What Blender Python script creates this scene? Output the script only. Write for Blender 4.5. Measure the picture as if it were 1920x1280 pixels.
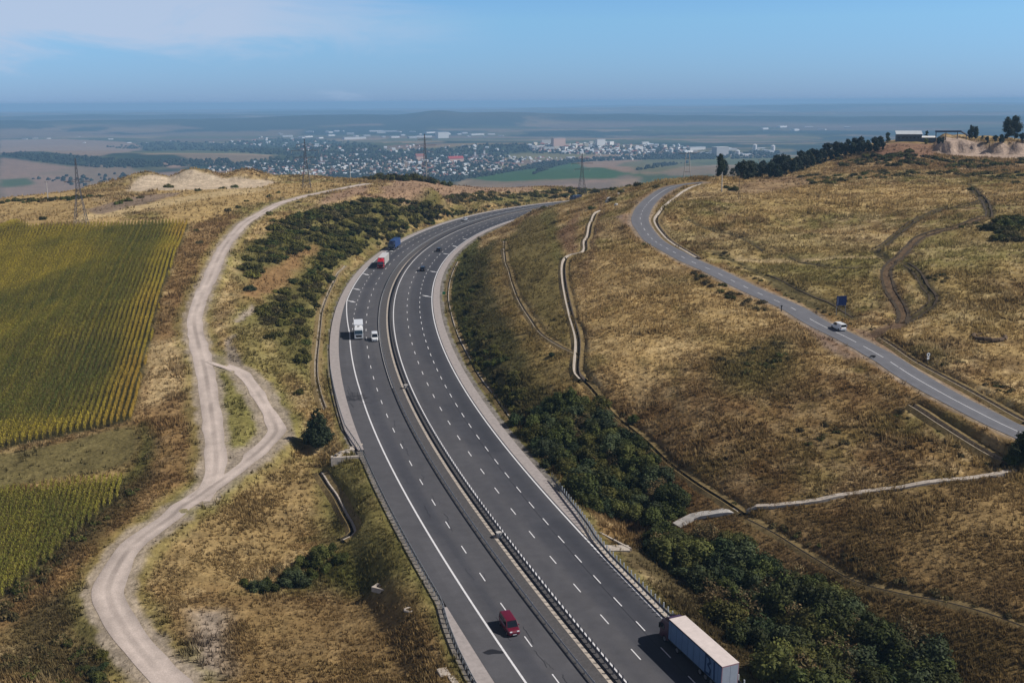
import bpy, math
import numpy as np
from mathutils import Matrix, Vector

SC = bpy.context.scene
COL = SC.collection
for _o in list(bpy.data.objects):
    bpy.data.objects.remove(_o)
RNG = np.random.default_rng(11)
pi = math.pi

# ------------------------------------------------------------------ camera
CAM_H, FPX, Y0, ROLL = 74.0, 2000.0, 190.0, 0.006
TH = math.atan((640 - Y0) / FPX)
cs, sn = math.cos(ROLL), math.sin(ROLL)
FWD = Vector((0, math.cos(TH), -math.sin(TH)))
UPV = Vector((0, math.sin(TH), math.cos(TH)))
XR = Vector((1, 0, 0))
c_right = cs * XR - sn * UPV
c_up = sn * XR + cs * UPV
cam_d = bpy.data.cameras.new('camera')
cam = bpy.data.objects.new('camera', cam_d)
COL.objects.link(cam)
m = Matrix((c_right, c_up, -FWD)).transposed().to_4x4()
m.translation = Vector((0, 0, CAM_H))
cam.matrix_world = m
cam_d.sensor_width = 36.0
cam_d.lens = 36.0 * FPX / 1920.0
cam_d.clip_start = 1.0
cam_d.clip_end = 120000.0
SC.camera = cam

# ------------------------------------------------------------------ light, sky, exposure
SUN_EL, SUN_ROT = math.radians(43), math.radians(93)
SKY_STRENGTH = 0.093
SUN_STRENGTH = 5.0
EXPOSURE = 0.10
HAZE_DENSITY = 9.5e-5
HAZE_COLOR = (0.37, 0.66, 1.0)

w = bpy.data.worlds.new('World')
SC.world = w
w.use_nodes = True
nt = w.node_tree
nt.nodes.clear()
wo = nt.nodes.new('ShaderNodeOutputWorld')
bg = nt.nodes.new('ShaderNodeBackground')
sky = nt.nodes.new('ShaderNodeTexSky')
sky.sky_type = 'NISHITA'
sky.sun_disc = False
sky.sun_elevation = SUN_EL
sky.sun_rotation = SUN_ROT
sky.altitude = 400
sky.air_density = 1.0
sky.dust_density = 0.25
sky.ozone_density = 3.0
bg.inputs['Strength'].default_value = SKY_STRENGTH
# thin high cloud sheet, defined by direction in the sky
tc = nt.nodes.new('ShaderNodeTexCoord')
mp = nt.nodes.new('ShaderNodeMapping')
mp.inputs['Scale'].default_value = (2.2, 1.2, 9.0)
mp.inputs['Rotation'].default_value = (0, 0.25, 0)
nz = nt.nodes.new('ShaderNodeTexNoise')
nz.inputs['Scale'].default_value = 2.6
nz.inputs['Detail'].default_value = 7
nz.inputs['Roughness'].default_value = 0.6
nz.inputs['Distortion'].default_value = 0.6
sep = nt.nodes.new('ShaderNodeSeparateXYZ')
gx = nt.nodes.new('ShaderNodeMapRange')      # more cloud towards the west
gx.inputs[1].default_value = 0.0; gx.inputs[2].default_value = -0.24
gx.inputs[3].default_value = 0.0; gx.inputs[4].default_value = 1.0
gz = nt.nodes.new('ShaderNodeMapRange')      # and higher up
gz.inputs[1].default_value = 0.018; gz.inputs[2].default_value = 0.062
gz.inputs[3].default_value = 0.0; gz.inputs[4].default_value = 1.0
gzx = nt.nodes.new('ShaderNodeMath'); gzx.operation = 'MULTIPLY'
a1 = nt.nodes.new('ShaderNodeMath'); a1.operation = 'MULTIPLY_ADD'
a1.inputs[1].default_value = 0.95; a1.inputs[2].default_value = -0.72
a2 = nt.nodes.new('ShaderNodeMath'); a2.operation = 'ADD'
cr = nt.nodes.new('ShaderNodeMapRange')
cr.interpolation_type = 'SMOOTHSTEP'
cr.inputs[1].default_value = 0.22; cr.inputs[2].default_value = 0.74
cr.inputs[3].default_value = 0.0; cr.inputs[4].default_value = 0.9
mx = nt.nodes.new('ShaderNodeMix'); mx.data_type = 'RGBA'
L = nt.links.new
L(tc.outputs['Generated'], mp.inputs['Vector'])
L(mp.outputs[0], nz.inputs['Vector'])
L(tc.outputs['Generated'], sep.inputs[0])
L(sep.outputs[0], gx.inputs[0]); L(sep.outputs[2], gz.inputs[0])
L(gx.outputs[0], gzx.inputs[0]); L(gz.outputs[0], gzx.inputs[1])
L(nz.outputs[0], a1.inputs[0])
a1.inputs[1].default_value = 1.7; a1.inputs[2].default_value = -0.70
mu = nt.nodes.new('ShaderNodeMath'); mu.operation = 'MULTIPLY_ADD'
mu.inputs[1].default_value = 0.62
L(gzx.outputs[0], mu.inputs[0]); L(a1.outputs[0], mu.inputs[2])
L(mu.outputs[0], cr.inputs[0])

mx.inputs[7].default_value = (4.7, 5.75, 7.6, 1)
cg = nt.nodes.new('ShaderNodeMath'); cg.operation = 'MULTIPLY'; L(cr.outputs[0], cg.inputs[0]); L(gx.outputs[0], cg.inputs[1])
L(cg.outputs[0], mx.inputs[0])
hz = nt.nodes.new('ShaderNodeMix'); hz.data_type = 'RGBA'; hz.blend_type = 'MULTIPLY'
hz.inputs[0].default_value = 1.0
hz.inputs[7].default_value = (1.0, 1.0, 1.0, 1)
L(sky.outputs[0], hz.inputs[6]); L(hz.outputs[2], mx.inputs[6])
tl = nt.nodes.new('ShaderNodeMapRange'); tl.inputs[1].default_value = 0.0; tl.inputs[2].default_value = 0.07
tm = nt.nodes.new('ShaderNodeMix'); tm.data_type = 'RGBA'
tm.inputs[6].default_value = (0.385, 0.625, 1.30, 1); tm.inputs[7].default_value = (0.60, 0.90, 1.27, 1)
L(sep.outputs[2], tl.inputs[0]); L(tl.outputs[0], tm.inputs[0]); L(tm.outputs[2], hz.inputs[7])
# the upper sky is deeper and darker than the hazy band near the horizon
el = nt.nodes.new('ShaderNodeMapRange'); el.interpolation_type = 'SMOOTHSTEP'
el.inputs[1].default_value = 0.10; el.inputs[2].default_value = 0.45; el.inputs[3].default_value = 1.0; el.inputs[4].default_value = 0.34
L(sep.outputs[2], el.inputs[0])
el.inputs[3].default_value = 0.0; el.inputs[4].default_value = 1.0
up = nt.nodes.new('ShaderNodeMix'); up.data_type = 'RGBA'; up.inputs[6].default_value = (1, 1, 1, 1); up.inputs[7].default_value = (0.38, 0.27, 0.22, 1)
dk = nt.nodes.new('ShaderNodeMix'); dk.data_type = 'RGBA'; dk.blend_type = 'MULTIPLY'; dk.inputs[0].default_value = 1.0
L(el.outputs[0], up.inputs[0]); L(mx.outputs[2], dk.inputs[6]); L(up.outputs[2], dk.inputs[7])
L(dk.outputs[2], bg.inputs['Color'])
L(bg.outputs[0], wo.inputs['Surface'])

sd = bpy.data.lights.new('sun', 'SUN')
sd.energy = SUN_STRENGTH
sd.angle = math.radians(0.5)
sd.color = (1.0, 0.95, 0.88)
so = bpy.data.objects.new('sun', sd)
COL.objects.link(so)
sdir = Vector((math.sin(SUN_ROT) * math.cos(SUN_EL), math.cos(SUN_ROT) * math.cos(SUN_EL), math.sin(SUN_EL)))
so.rotation_euler = (-sdir).to_track_quat('-Z', 'Y').to_euler()
so.location = (0, 0, 300)

SC.view_settings.view_transform = 'Standard'
SC.view_settings.look = 'None'
SC.view_settings.exposure = EXPOSURE
SC.view_settings.gamma = 1.0
SC.render.engine = 'CYCLES'
SC.cycles.max_bounces = 4
SC.cycles.diffuse_bounces = 2
SC.cycles.glossy_bounces = 2
SC.cycles.transmission_bounces = 2
SC.cycles.volume_bounces = 0
SC.cycles.use_denoising = True
SC.cycles.use_adaptive_sampling = False

# ------------------------------------------------------------------ helpers
def tag(o, label=None, cat=None, group=None, kind=None):
    if label: o['label'] = label
    if cat: o['category'] = cat
    if group: o['group'] = group
    if kind: o['kind'] = kind
    return o

def empty(name, loc, rot=(0, 0, 0)):
    o = bpy.data.objects.new(name, None)
    COL.objects.link(o)
    o.location = loc
    o.rotation_euler = rot
    o.empty_display_size = 0.5
    return o

def np_mesh(name, V, F, mats, col=None, midx=None, smooth=False, cname='Col'):
    """V (n,3), F list of int arrays each (k,3) or (k,4)"""
    me = bpy.data.meshes.new(name)
    V = np.asarray(V, np.float32)
    if isinstance(F, np.ndarray): F = [F]
    F = [f for f in F if len(f)]
    me.vertices.add(len(V))
    me.vertices.foreach_set('co', V.ravel())
    nl = sum(f.size for f in F); npol = sum(len(f) for f in F)
    me.loops.add(nl)
    me.loops.foreach_set('vertex_index', np.concatenate([f.ravel() for f in F]).astype(np.int32))
    me.polygons.add(npol)
    sizes = np.concatenate([np.full(len(f), f.shape[1]) for f in F])
    starts = np.concatenate([[0], np.cumsum(sizes)[:-1]]).astype(np.int32)
    me.polygons.foreach_set('loop_start', starts)
    if midx is not None:
        me.polygons.foreach_set('material_index', np.asarray(midx, np.int32))
    me.polygons.foreach_set('use_smooth', np.full(npol, bool(smooth)))
    if col is not None:
        ca = me.color_attributes.new(name=cname, type='FLOAT_COLOR', domain='POINT')
        c4 = np.ones((len(V), 4), np.float32); c4[:, :3] = col
        ca.data.foreach_set('color', c4.ravel())
    if not isinstance(mats, (list, tuple)): mats = [mats]
    for mt in mats: me.materials.append(mt)
    me.update(calc_edges=True)
    return me

def link(name, me, parent=None, loc=None, rot=None):
    o = bpy.data.objects.new(name, me)
    COL.objects.link(o)
    if parent is not None: o.parent = parent
    if loc is not None: o.location = loc
    if rot is not None: o.rotation_euler = rot
    return o

class MB:
    """collects boxes, tubes and quads into ONE mesh"""
    def __init__(s): s.v = []; s.f3 = []; s.f4 = []; s.n = 0
    def add(s, V, F):
        V = np.asarray(V, float); F = np.asarray(F, int)
        s.v.append(V); (s.f3 if F.shape[1] == 3 else s.f4).append(F + s.n); s.n += len(V)
        return s
    def box(s, lo, hi, taper=None):
        (x0, y0, z0), (x1, y1, z1) = lo, hi
        V = np.array([(x0, y0, z0), (x1, y0, z0), (x1, y1, z0), (x0, y1, z0), (x0, y0, z1), (x1, y0, z1), (x1, y1, z1), (x0, y1, z1)], float)
        if taper:
            c = V[4:, :2].mean(0); V[4:, :2] = c + (V[4:, :2] - c) * np.array(taper)
        return s.add(V, [(0, 3, 2, 1), (4, 5, 6, 7), (0, 1, 5, 4), (1, 2, 6, 5), (2, 3, 7, 6), (3, 0, 4, 7)])
    def hexa(s, V):
        return s.add(V, [(0, 3, 2, 1), (4, 5, 6, 7), (0, 1, 5, 4), (1, 2, 6, 5), (2, 3, 7, 6), (3, 0, 4, 7)])
    def tube(s, p, q, r, r2=None, n=6):
        p, q = np.array(p, float), np.array(q, float); r2 = r if r2 is None else r2
        d = q - p; d /= np.linalg.norm(d) + 1e-9
        a = np.cross(d, (0, 0, 1.0)) if abs(d[2]) < .9 else np.cross(d, (1.0, 0, 0))
        a /= np.linalg.norm(a); b = np.cross(d, a)
        t = np.linspace(0, 2 * pi, n, endpoint=False)
        ring = np.cos(t)[:, None] * a + np.sin(t)[:, None] * b
        V = np.concatenate([p + ring * r, q + ring * r2, [p], [q]])
        i = np.arange(n); j = (i + 1) % n
        s.f4.append(np.stack([i, j, j + n, i + n], 1) + s.n)
        s.f3.append(np.concatenate([np.stack([j, i, np.full(n, 2 * n)], 1), np.stack([i + n, j + n, np.full(n, 2 * n + 1)], 1)]) + s.n)
        s.v.append(V); s.n += len(V)
        return s
    def disc_x(s, c, r, w, n=16):
        return s.tube((c[0] - w / 2, c[1], c[2]), (c[0] + w / 2, c[1], c[2]), r, n=n)
    def loft(s, rings, caps=True):
        """rings: list of (k,3) arrays, closed loops"""
        k = len(rings[0]); V = np.concatenate(rings); i = np.arange(k); j = (i + 1) % k
        for a in range(len(rings) - 1):
            s.f4.append(np.stack([i + a * k, j + a * k, j + (a + 1) * k, i + (a + 1) * k], 1) + s.n)
        s.v.append(V); n0 = s.n; s.n += len(V)
        if caps:
            for a, rev in ((0, True), (len(rings) - 1, False)):
                c = np.mean(rings[a], 0); s.v.append(c[None]); ci = s.n; s.n += 1
                t = np.stack([i + n0 + a * k, j + n0 + a * k, np.full(k, ci)], 1)
                s.f3.append(t[:, ::-1] if rev else t)
        return s
    def mesh(s, name, mats, smooth=False):
        F = []
        if s.f4: F.append(np.concatenate(s.f4))
        if s.f3: F.append(np.concatenate(s.f3))
        return np_mesh(name, np.concatenate(s.v), F, mats, smooth=smooth)
    def build(s, name, mats, parent=None, smooth=False, bevel=0):
        o = link(name, s.mesh(name, mats, smooth), parent)
        if bevel:
            b = o.modifiers.new('bevel', 'BEVEL'); b.width = bevel; b.segments = 2; b.limit_method = 'ANGLE'
        return o

# ---- materials
def mat(name, color, rough=0.8, metal=0.0, spec=0.3, noise=0.0, nscale=3.0, bump=0.0, coat=0.0, alpha=None):
    mt = bpy.data.materials.new(name); mt.use_nodes = True
    n = mt.node_tree; b = n.nodes['Principled BSDF']
    color = tuple(.87 * c for c in color)
    b.inputs['Base Color'].default_value = (*color, 1)
    b.inputs['Roughness'].default_value = rough
    b.inputs['Metallic'].default_value = metal
    b.inputs['Specular IOR Level'].default_value = spec
    b.inputs['Coat Weight'].default_value = coat
    if noise or bump:
        t = n.nodes.new('ShaderNodeTexCoord'); z = n.nodes.new('ShaderNodeTexNoise')
        z.inputs['Scale'].default_value = nscale; z.inputs['Detail'].default_value = 6; z.inputs['Roughness'].default_value = .65
        n.links.new(t.outputs['Object'], z.inputs['Vector'])
        if noise:
            r = n.nodes.new('ShaderNodeMapRange'); r.inputs[1].default_value = .3; r.inputs[2].default_value = .7
            r.inputs[3].default_value = 1 - noise; r.inputs[4].default_value = 1 + noise
            v = n.nodes.new('ShaderNodeVectorMath'); v.operation = 'SCALE'; v.inputs[0].default_value = color
            n.links.new(z.outputs[0], r.inputs[0]); n.links.new(r.outputs[0], v.inputs['Scale']); n.links.new(v.outputs[0], b.inputs['Base Color'])
        if bump:
            bp = n.nodes.new('ShaderNodeBump'); bp.inputs['Strength'].default_value = bump; bp.inputs['Distance'].default_value = .1
            n.links.new(z.outputs[0], bp.inputs['Height']); n.links.new(bp.outputs[0], b.inputs['Normal'])
    return mt

def attr_mat(name, rough=0.95, spec=0.1, layers=(), bump=None, objrand=0.0, translucent=0.0):
    """base colour from the mesh's own colour attribute, broken up by noise layers (scale, amount, stretch)"""
    mt = bpy.data.materials.new(name); mt.use_nodes = True
    n = mt.node_tree; b = n.nodes['Principled BSDF']
    b.inputs['Roughness'].default_value = rough; b.inputs['Specular IOR Level'].default_value = spec
    a = n.nodes.new('ShaderNodeAttribute'); a.attribute_name = 'Col'
    v0 = n.nodes.new('ShaderNodeVectorMath'); v0.operation = 'SCALE'; v0.inputs['Scale'].default_value = .86
    n.links.new(a.outputs['Color'], v0.inputs[0]); cur = v0.outputs[0]
    t = n.nodes.new('ShaderNodeTexCoord')
    for sc_, amt, st in layers:
        mp_ = n.nodes.new('ShaderNodeMapping'); mp_.inputs['Scale'].default_value = st
        z = n.nodes.new('ShaderNodeTexNoise'); z.inputs['Scale'].default_value = sc_; z.inputs['Detail'].default_value = 5; z.inputs['Roughness'].default_value = .6
        r = n.nodes.new('ShaderNodeMapRange'); r.inputs[1].default_value = .3; r.inputs[2].default_value = .7
        r.inputs[3].default_value = 1 - amt; r.inputs[4].default_value = 1 + amt
        v = n.nodes.new('ShaderNodeVectorMath'); v.operation = 'SCALE'
        n.links.new(t.outputs['Object'], mp_.inputs[0]); n.links.new(mp_.outputs[0], z.inputs['Vector'])
        n.links.new(z.outputs[0], r.inputs[0]); n.links.new(r.outputs[0], v.inputs['Scale'])
        n.links.new(cur, v.inputs[0]); cur = v.outputs[0]
    if objrand:
        oi = n.nodes.new('ShaderNodeObjectInfo')
        r = n.nodes.new('ShaderNodeMapRange'); r.inputs[3].default_value = 1 - objrand; r.inputs[4].default_value = 1 + objrand
        v = n.nodes.new('ShaderNodeVectorMath'); v.operation = 'SCALE'
        n.links.new(oi.outputs['Random'], r.inputs[0]); n.links.new(r.outputs[0], v.inputs['Scale']); n.links.new(cur, v.inputs[0]); cur = v.outputs[0]
    n.links.new(cur, b.inputs['Base Color'])
    if translucent:
        tr = n.nodes.new('ShaderNodeBsdfTranslucent'); ms = n.nodes.new('ShaderNodeMixShader'); ms.inputs[0].default_value = translucent
        n.links.new(cur, tr.inputs['Color']); n.links.new(b.outputs[0], ms.inputs[1]); n.links.new(tr.outputs[0], ms.inputs[2])
        n.links.new(ms.outputs[0], n.nodes['Material Output'].inputs['Surface'])
    if bump:
        prev = None
        for sc_, st, dist in bump:
            z = n.nodes.new('ShaderNodeTexNoise'); z.inputs['Scale'].default_value = sc_; z.inputs['Detail'].default_value = 5
            n.links.new(t.outputs['Object'], z.inputs['Vector'])
            bp = n.nodes.new('ShaderNodeBump'); bp.inputs['Strength'].default_value = st; bp.inputs['Distance'].default_value = dist
            n.links.new(z.outputs[0], bp.inputs['Height'])
            if prev is not None: n.links.new(prev, bp.inputs['Normal'])
            prev = bp.outputs[0]
        n.links.new(prev, b.inputs['Normal'])
    return mt

# ---- noise
def _hash(ix, iy, seed):
    h = (ix * 374761393 + iy * 668265263 + seed * 974711) & 0x7fffffff
    h = ((h ^ (h >> 13)) * 1274126177) & 0x7fffffff
    return ((h ^ (h >> 16)) & 0xffff) / 65535.0
def vnoise(x, y, seed=0):
    ix = np.floor(x).astype(np.int64); iy = np.floor(y).astype(np.int64)
    fx = x - ix; fy = y - iy
    ux = fx * fx * (3 - 2 * fx); uy = fy * fy * (3 - 2 * fy)
    a = _hash(ix, iy, seed); b = _hash(ix + 1, iy, seed); c = _hash(ix, iy + 1, seed); d = _hash(ix + 1, iy + 1, seed)
    return (a * (1 - ux) + b * ux) * (1 - uy) + (c * (1 - ux) + d * ux) * uy
def fbm(x, y, scale, octv=4, seed=0, gain=.5):
    t = 0; amp = 1; tot = 0; f = 1.0 / scale
    for o in range(octv):
        t = t + amp * vnoise(x * f + 17.3 * o, y * f - 9.1 * o, seed + o); tot += amp; amp *= gain; f *= 2.03
    return t / tot
def sstep(a, b, x):
    t = np.clip((x - a) / (b - a), 0, 1); return t * t * (3 - 2 * t)

# ---- rays of the photograph, used to find where on the ground a thing stands
def raydir(px, py):
    u = np.asarray(px, float) - 960; v = np.asarray(py, float) - 640
    u, v = u * cs - v * sn, v * cs + u * sn
    return u / FPX, (math.cos(TH) - v / FPX * math.sin(TH)), (-math.sin(TH) - v / FPX * math.cos(TH))

# ------------------------------------------------------------------ motorway alignment
KN = [0.0007884989816663198, 0.0010128451904637896, 0.0014795269829057933, 0.0014103317725172749, 0.001635485114994495, 0.0019153442238876363, 0.0019993084300359534, 0.0024035711707867716, 0.002987278565235716, 0.0035884564526921007, 0.004189624722082874]
S0, S1 = -60, 700
SS = np.arange(S0, S1 + 1, 1.0)
def _align():
    s = np.arange(0, S1 + 1.0)
    k = np.interp(s, np.linspace(0, 640, 11), KN)
    th = -0.385056063906952 + np.concatenate([[0], np.cumsum(k[:-1])])
    x = 16.804247589522028 + np.concatenate([[0], np.cumsum(np.sin(th[:-1]))])
    y = 106.32121229000222 + np.concatenate([[0], np.cumsum(np.cos(th[:-1]))])
    z = 0.0484996215255605 * s - 0.01383945787343384 * s**2 / 640 - 0.01592303939514772 * s**3 / 640**2
    b = np.arange(S0, 0.0)
    xb = x[0] + b * math.sin(th[0]); yb = y[0] + b * math.cos(th[0]); zb = 0.0485 * b
    return np.concatenate([xb, x]), np.concatenate([yb, y]), np.concatenate([zb, z]), np.concatenate([np.full(len(b), th[0]), th])
MX, MY, MZ, MT = _align()
def road_pt(s, o, dz=0.0):
    s = np.asarray(s, float); o = np.asarray(o, float)
    x = np.interp(s, SS, MX); y = np.interp(s, SS, MY); z = np.interp(s, SS, MZ); t = np.interp(s, SS, MT)
    return np.stack(np.broadcast_arrays(x + o * np.cos(t), y - o * np.sin(t), z + dz), -1)
def zb(y):
    i = int(np.argmax(MZ))
    return np.interp(y, MY[:i], MZ[:i])

# ------------------------------------------------------------------ terrain: control heights (px, py, height above the road's own profile)
CTRL = [
 (0,1279,-5),(130,1200,-5),(280,1250,-3.5),(200,1110,-3.5),(260,1020,-3),(400,930,-2),(480,860,-1),(520,800,0),(440,650,5),(390,640,5),
 (365,590,7),(400,480,12),(460,410,14),(560,370,15),(640,352,15),(680,345,15),(0,1130,-5),(235,900,-2),(0,920,-2),(0,850,-1.5),(250,790,0),
 (270,600,6),(355,420,14),(180,425,14),(0,430,13),(100,600,5),(0,372,13),(150,372,14),(300,360,15),(500,350,15),(560,338,15),
 (330,1150,-3.5),(600,1000,-6),(560,1085,-6.5),(700,1090,-5.5),(640,1240,-4),(780,1240,-3),(540,900,-3),(480,960,-4),(620,870,-3.5),(740,1150,-4),(700,960,-3.2),
 (606,640,.6),(590,700,1.0),(560,560,5),(520,640,4.5),(480,560,8),(560,460,9),(620,400,13),(700,370,15),(700,430,6),(800,350,17),(760,400,9),
 (880,360,14),(900,383,5),(960,357,11),(1000,372,4),(620,500,4.5),(520,420,12.5),(660,460,4),
 (1400,345,20),(1500,325,22),(1600,300,26),(1700,290,28),(1800,303,26),(1919,335,26),(1650,273,33),(1700,272,34),(1550,285,28),(1400,450,19),(1600,400,23),(1800,400,26),(1919,400,27),
 (1700,500,21),(1500,480,18),(1300,420,20),(1919,560,20),(1800,620,17),(1650,600,15.5),(1450,520,16.5),(1350,480,18),(1900,700,14.5),(1919,795,12),
 (1760,735,13.5),(1700,820,9.5),(1860,860,8.5),(1640,660,14.7),(1560,640,14.5),(1400,700,11.5),(1300,600,14),(1250,480,18.5),(1150,440,17),(1195,400,22),
 (1125,410,17),(1200,355,22),(1290,338,26),(1345,335,24.5),(1160,352,18),(1500,780,8.5),(1400,860,4.5),(1390,955,1.5),(1640,920,5),(1900,884,8),(1240,850,1.5),(1180,760,4),
 (1300,760,8),(1110,700,8),(1085,600,11),(1062,480,14),(1020,560,9),(975,600,7),(930,690,3.2),(890,640,2.5),(900,530,5),(960,470,8.5),(1040,410,10.5),
 (1010,700,5),(985,800,.3),(1060,840,-.5),(1110,920,-2.5),(1180,985,-3.5),(1240,985,-2.5),(1300,1060,-3.5),(1215,1050,-3.5),(1400,1200,-5),(1520,1100,-2),
 (1600,1080,1),(1750,1130,2),(1919,1170,4),(1700,1279,-3),(1919,1279,1),(1919,1000,7.5),(1600,1000,3.5),(1000,398,7),(1055,386,10.5),(1100,372,8),
 (860,600,.6),(850,540,.6),(905,735,.4),(840,500,.8),(890,458,1.0),(1040,350,3),(1120,356,5),
]
# ground out of sight or beyond the crests, in metres
WORLD_PTS = [(-60,80,-5),(-30,70,-5),(0,80,-4),(30,90,-4),(70,90,-4),(-90,120,-5),(100,140,2),(150,235,28),(200,340,38),(250,450,41),(320,560,42),(285,760,47),(325,745,38.5),(360,735,37.5),(420,720,36),(330,880,36),(430,860,36),(250,800,40),(-200,650,27),(-60,670,27),
 (-120,180,-3),(-160,300,4),(-220,420,12),(-300,560,18),
 (-420,800,0),(-300,850,-5),(-200,900,-12),(-100,930,-20),(-40,900,-25),(30,960,-30),(120,1000,-30),(200,900,0),(290,1080,5),(390,1120,5),(540,1080,10),
 (-560,1080,-60),(-380,1120,-65),(-200,1180,-75),(-60,1200,-80),(60,1260,-80),(180,1280,-75),(300,1320,-60),(430,1400,-50),(600,1400,-50),(760,1300,-40),
 (-900,1500,-125),(-500,1550,-130),(-150,1600,-140),(150,1650,-140),(450,1750,-130),(800,1750,-120),(1200,1600,-110),(-1400,1300,-120),(1100,1000,-10)]

def ctrl_world(L):
    out = []
    for px, py, dz in L:
        dx, dy, dzr = raydir(px, py)
        y = 200.0
        for _ in range(60):
            y2 = (CAM_H - float(zb(y)) - dz) / (-dzr) * dy
            y = .5 * y + .5 * y2
        out.append((dx / dy * y, y, float(zb(y)) + dz))
    return np.array(out)
CP = [ctrl_world(CTRL), np.array(WORLD_PTS, float)]
for _s in range(-60, 641, 28):
    for _o in (-13.5, 3, 19.5):
        CP.append(road_pt(_s, _o)[None])
CP = np.concatenate(CP)
_xy = CP[:, :2] / 100.0
def _phi(r2): return np.sqrt(r2 + 0.06**2)
_n = len(CP)
_A = np.zeros((_n + 3, _n + 3))
_A[:_n, :_n] = _phi(((_xy[:, None] - _xy[None])**2).sum(-1)) - 0.004 * np.eye(_n)
_A[:_n, _n] = 1; _A[:_n, _n + 1:] = _xy; _A[_n, :_n] = 1; _A[_n + 1:, :_n] = _xy.T
_W = np.linalg.solve(_A, np.concatenate([CP[:, 2], np.zeros(3)]))
def rbf(x, y):
    P = np.stack([x, y], 1) / 100.0; out = np.empty(len(P))
    for i in range(0, len(P), 20000):
        q = P[i:i + 20000]
        r2 = (q[:, 0:1] - _xy[None, :, 0])**2 + (q[:, 1:2] - _xy[None, :, 1])**2
        out[i:i + 20000] = _phi(r2) @ _W[:_n] + _W[_n] + q @ _W[_n + 1:]
    return out

# polar grid
A_MAX = math.radians(40)
NA = 700
AN = np.linspace(-A_MAX, A_MAX, NA)
r = [78.0]
while r[-1] < 950: r.append(r[-1] * 1.0045)
while r[-1] < 44000: r.append(r[-1] * 1.0125)
RR = np.array(r); NR = len(RR)
LR = np.log(RR)
GX = RR[:, None] * np.sin(AN)[None]; GY = RR[:, None] * np.cos(AN)[None]

def far_height(x, y):
    r_ = np.hypot(x, y); a = np.degrees(np.arctan2(x, y))
    base = -150 + 26 * (fbm(x, y, 2600, 4, 5) - .5) + 26 * (fbm(x, y, 900, 4, 8) - .5)
    # broad rises in the valley
    def hill(cx, cy, h, wx, wy, rot=0.0):
        dx = x - cx; dy = y - cy; c_, s_ = math.cos(rot), math.sin(rot)
        return h * np.exp(-(((dx * c_ + dy * s_) / wx)**2 + ((-dx * s_ + dy * c_) / wy)**2))
    h = hill(330, 2900, 34, 420, 500)                     # green field swell
    h = h + hill(850, 3050, 30, 420, 420)
    h = h + hill(-1100, 3700, 40, 620, 500) + hill(-700, 4700, 34, 700, 450) + hill(-1900, 4200, 46, 600, 800)
    h = h + hill(100, 4900, 30, 500, 260) + hill(-300, 5500, 26, 700, 300)
    # ranges of hills along the horizon
    n1 = fbm(a * 1.0, a * 0 + 3.0, 7.0, 4, 21); n2 = fbm(a, a * 0 + 9.0, 5.0, 4, 31)
    mid = np.exp(-((r_ - 10800) / 1500)**2) * (92 + 60 * (n1 - .5) + 48 * np.exp(-((a + 3.8) / 1.5)**2) + 26 * np.exp(-((a - .5) / 3.2)**2) - 22 * sstep(5, 14, a))
    lft = np.exp(-((r_ - 14500) / 2300)**2) * (74 + 30 * (1 - sstep(-20, -8, a)) * (.5 + n2) + 30 * (fbm(a, a * 0 + 5, 3.0, 4, 61) - .5))
    rgt = np.exp(-((r_ - 19500) / 3000)**2) * (96 + sstep(-8, 6, a) * 44 + 22 * sstep(8, 20, a) + 40 * (fbm(a, a * 0 + 2, 4.0, 4, 71) - .5))
    back = np.exp(-((r_ - 28000) / 4000)**2) * (120 + 52 * sstep(-6, 12, a) + 40 * (n2 - .5)) + 40 * sstep(30000, 38000, r_)
    rough = sstep(7000, 10000, r_) * 30 * (fbm(x, y, 1400, 4, 77) - .5)
    return base + h + np.maximum.reduce([mid, lft, rgt, back]) + rough - r_**2 / 1.48e7      # the earth's curve

def base_height(x, y):
    r_ = np.hypot(x, y); z = np.empty(len(x))
    near = r_ < 2300; far = r_ > 1350
    zn = np.zeros(len(x)); zf = np.zeros(len(x))
    zn[near] = rbf(x[near], y[near]); zf[far] = far_height(x[far], y[far])
    t = sstep(1350, 2200, r_)
    return zn * (1 - t) + zf * t

GZ = base_height(GX.ravel(), GY.ravel()).reshape(GX.shape)
NEAR = RR < 1500

# quarry step on the right-hand plateau and the spoil heap on the left crest
def bump_features():
    global GZ
    x, y = GX, GY; r_ = np.hypot(x, y); a = np.degrees(np.arctan2(x, y))
    n = fbm(a, a * 0, .55, 3, 41); nn = fbm(x, y, 14, 3, 44)
    edge = 712 + 6 * (n - .5) + 3 * (nn - .5) + 6 * (fbm(x, y, 3.5, 3, 46) - .5)
    win = sstep(21.2, 21.9, a) * (1 - sstep(30, 32, a))
    zq = 7.2 * sstep(0, 8, r_ - edge) * (.9 + .25 * n) * win * (1 - sstep(edge + 130, edge + 300, r_))
    GZ = GZ + zq
    n3 = fbm(x, y, 22, 4, 51)
    cxs = np.array([-212, -185, -160, -236, -135]); cys = np.array([628, 632, 640, 625, 652]); hh = np.array([7., 8.5, 6.5, 3.5, 3.5]); ww = np.array([20, 20, 22, 16, 22])
    hp = np.zeros_like(x)
    for c_, d_, h_, w_ in zip(cxs, cys, hh, ww):
        hp = np.maximum(hp, h_ * np.exp(-((x - c_) / w_)**2 - ((y - d_) / (w_ * .7))**2))
    GZ = GZ + hp * (.55 + .9 * n3)
bump_features()

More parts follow.
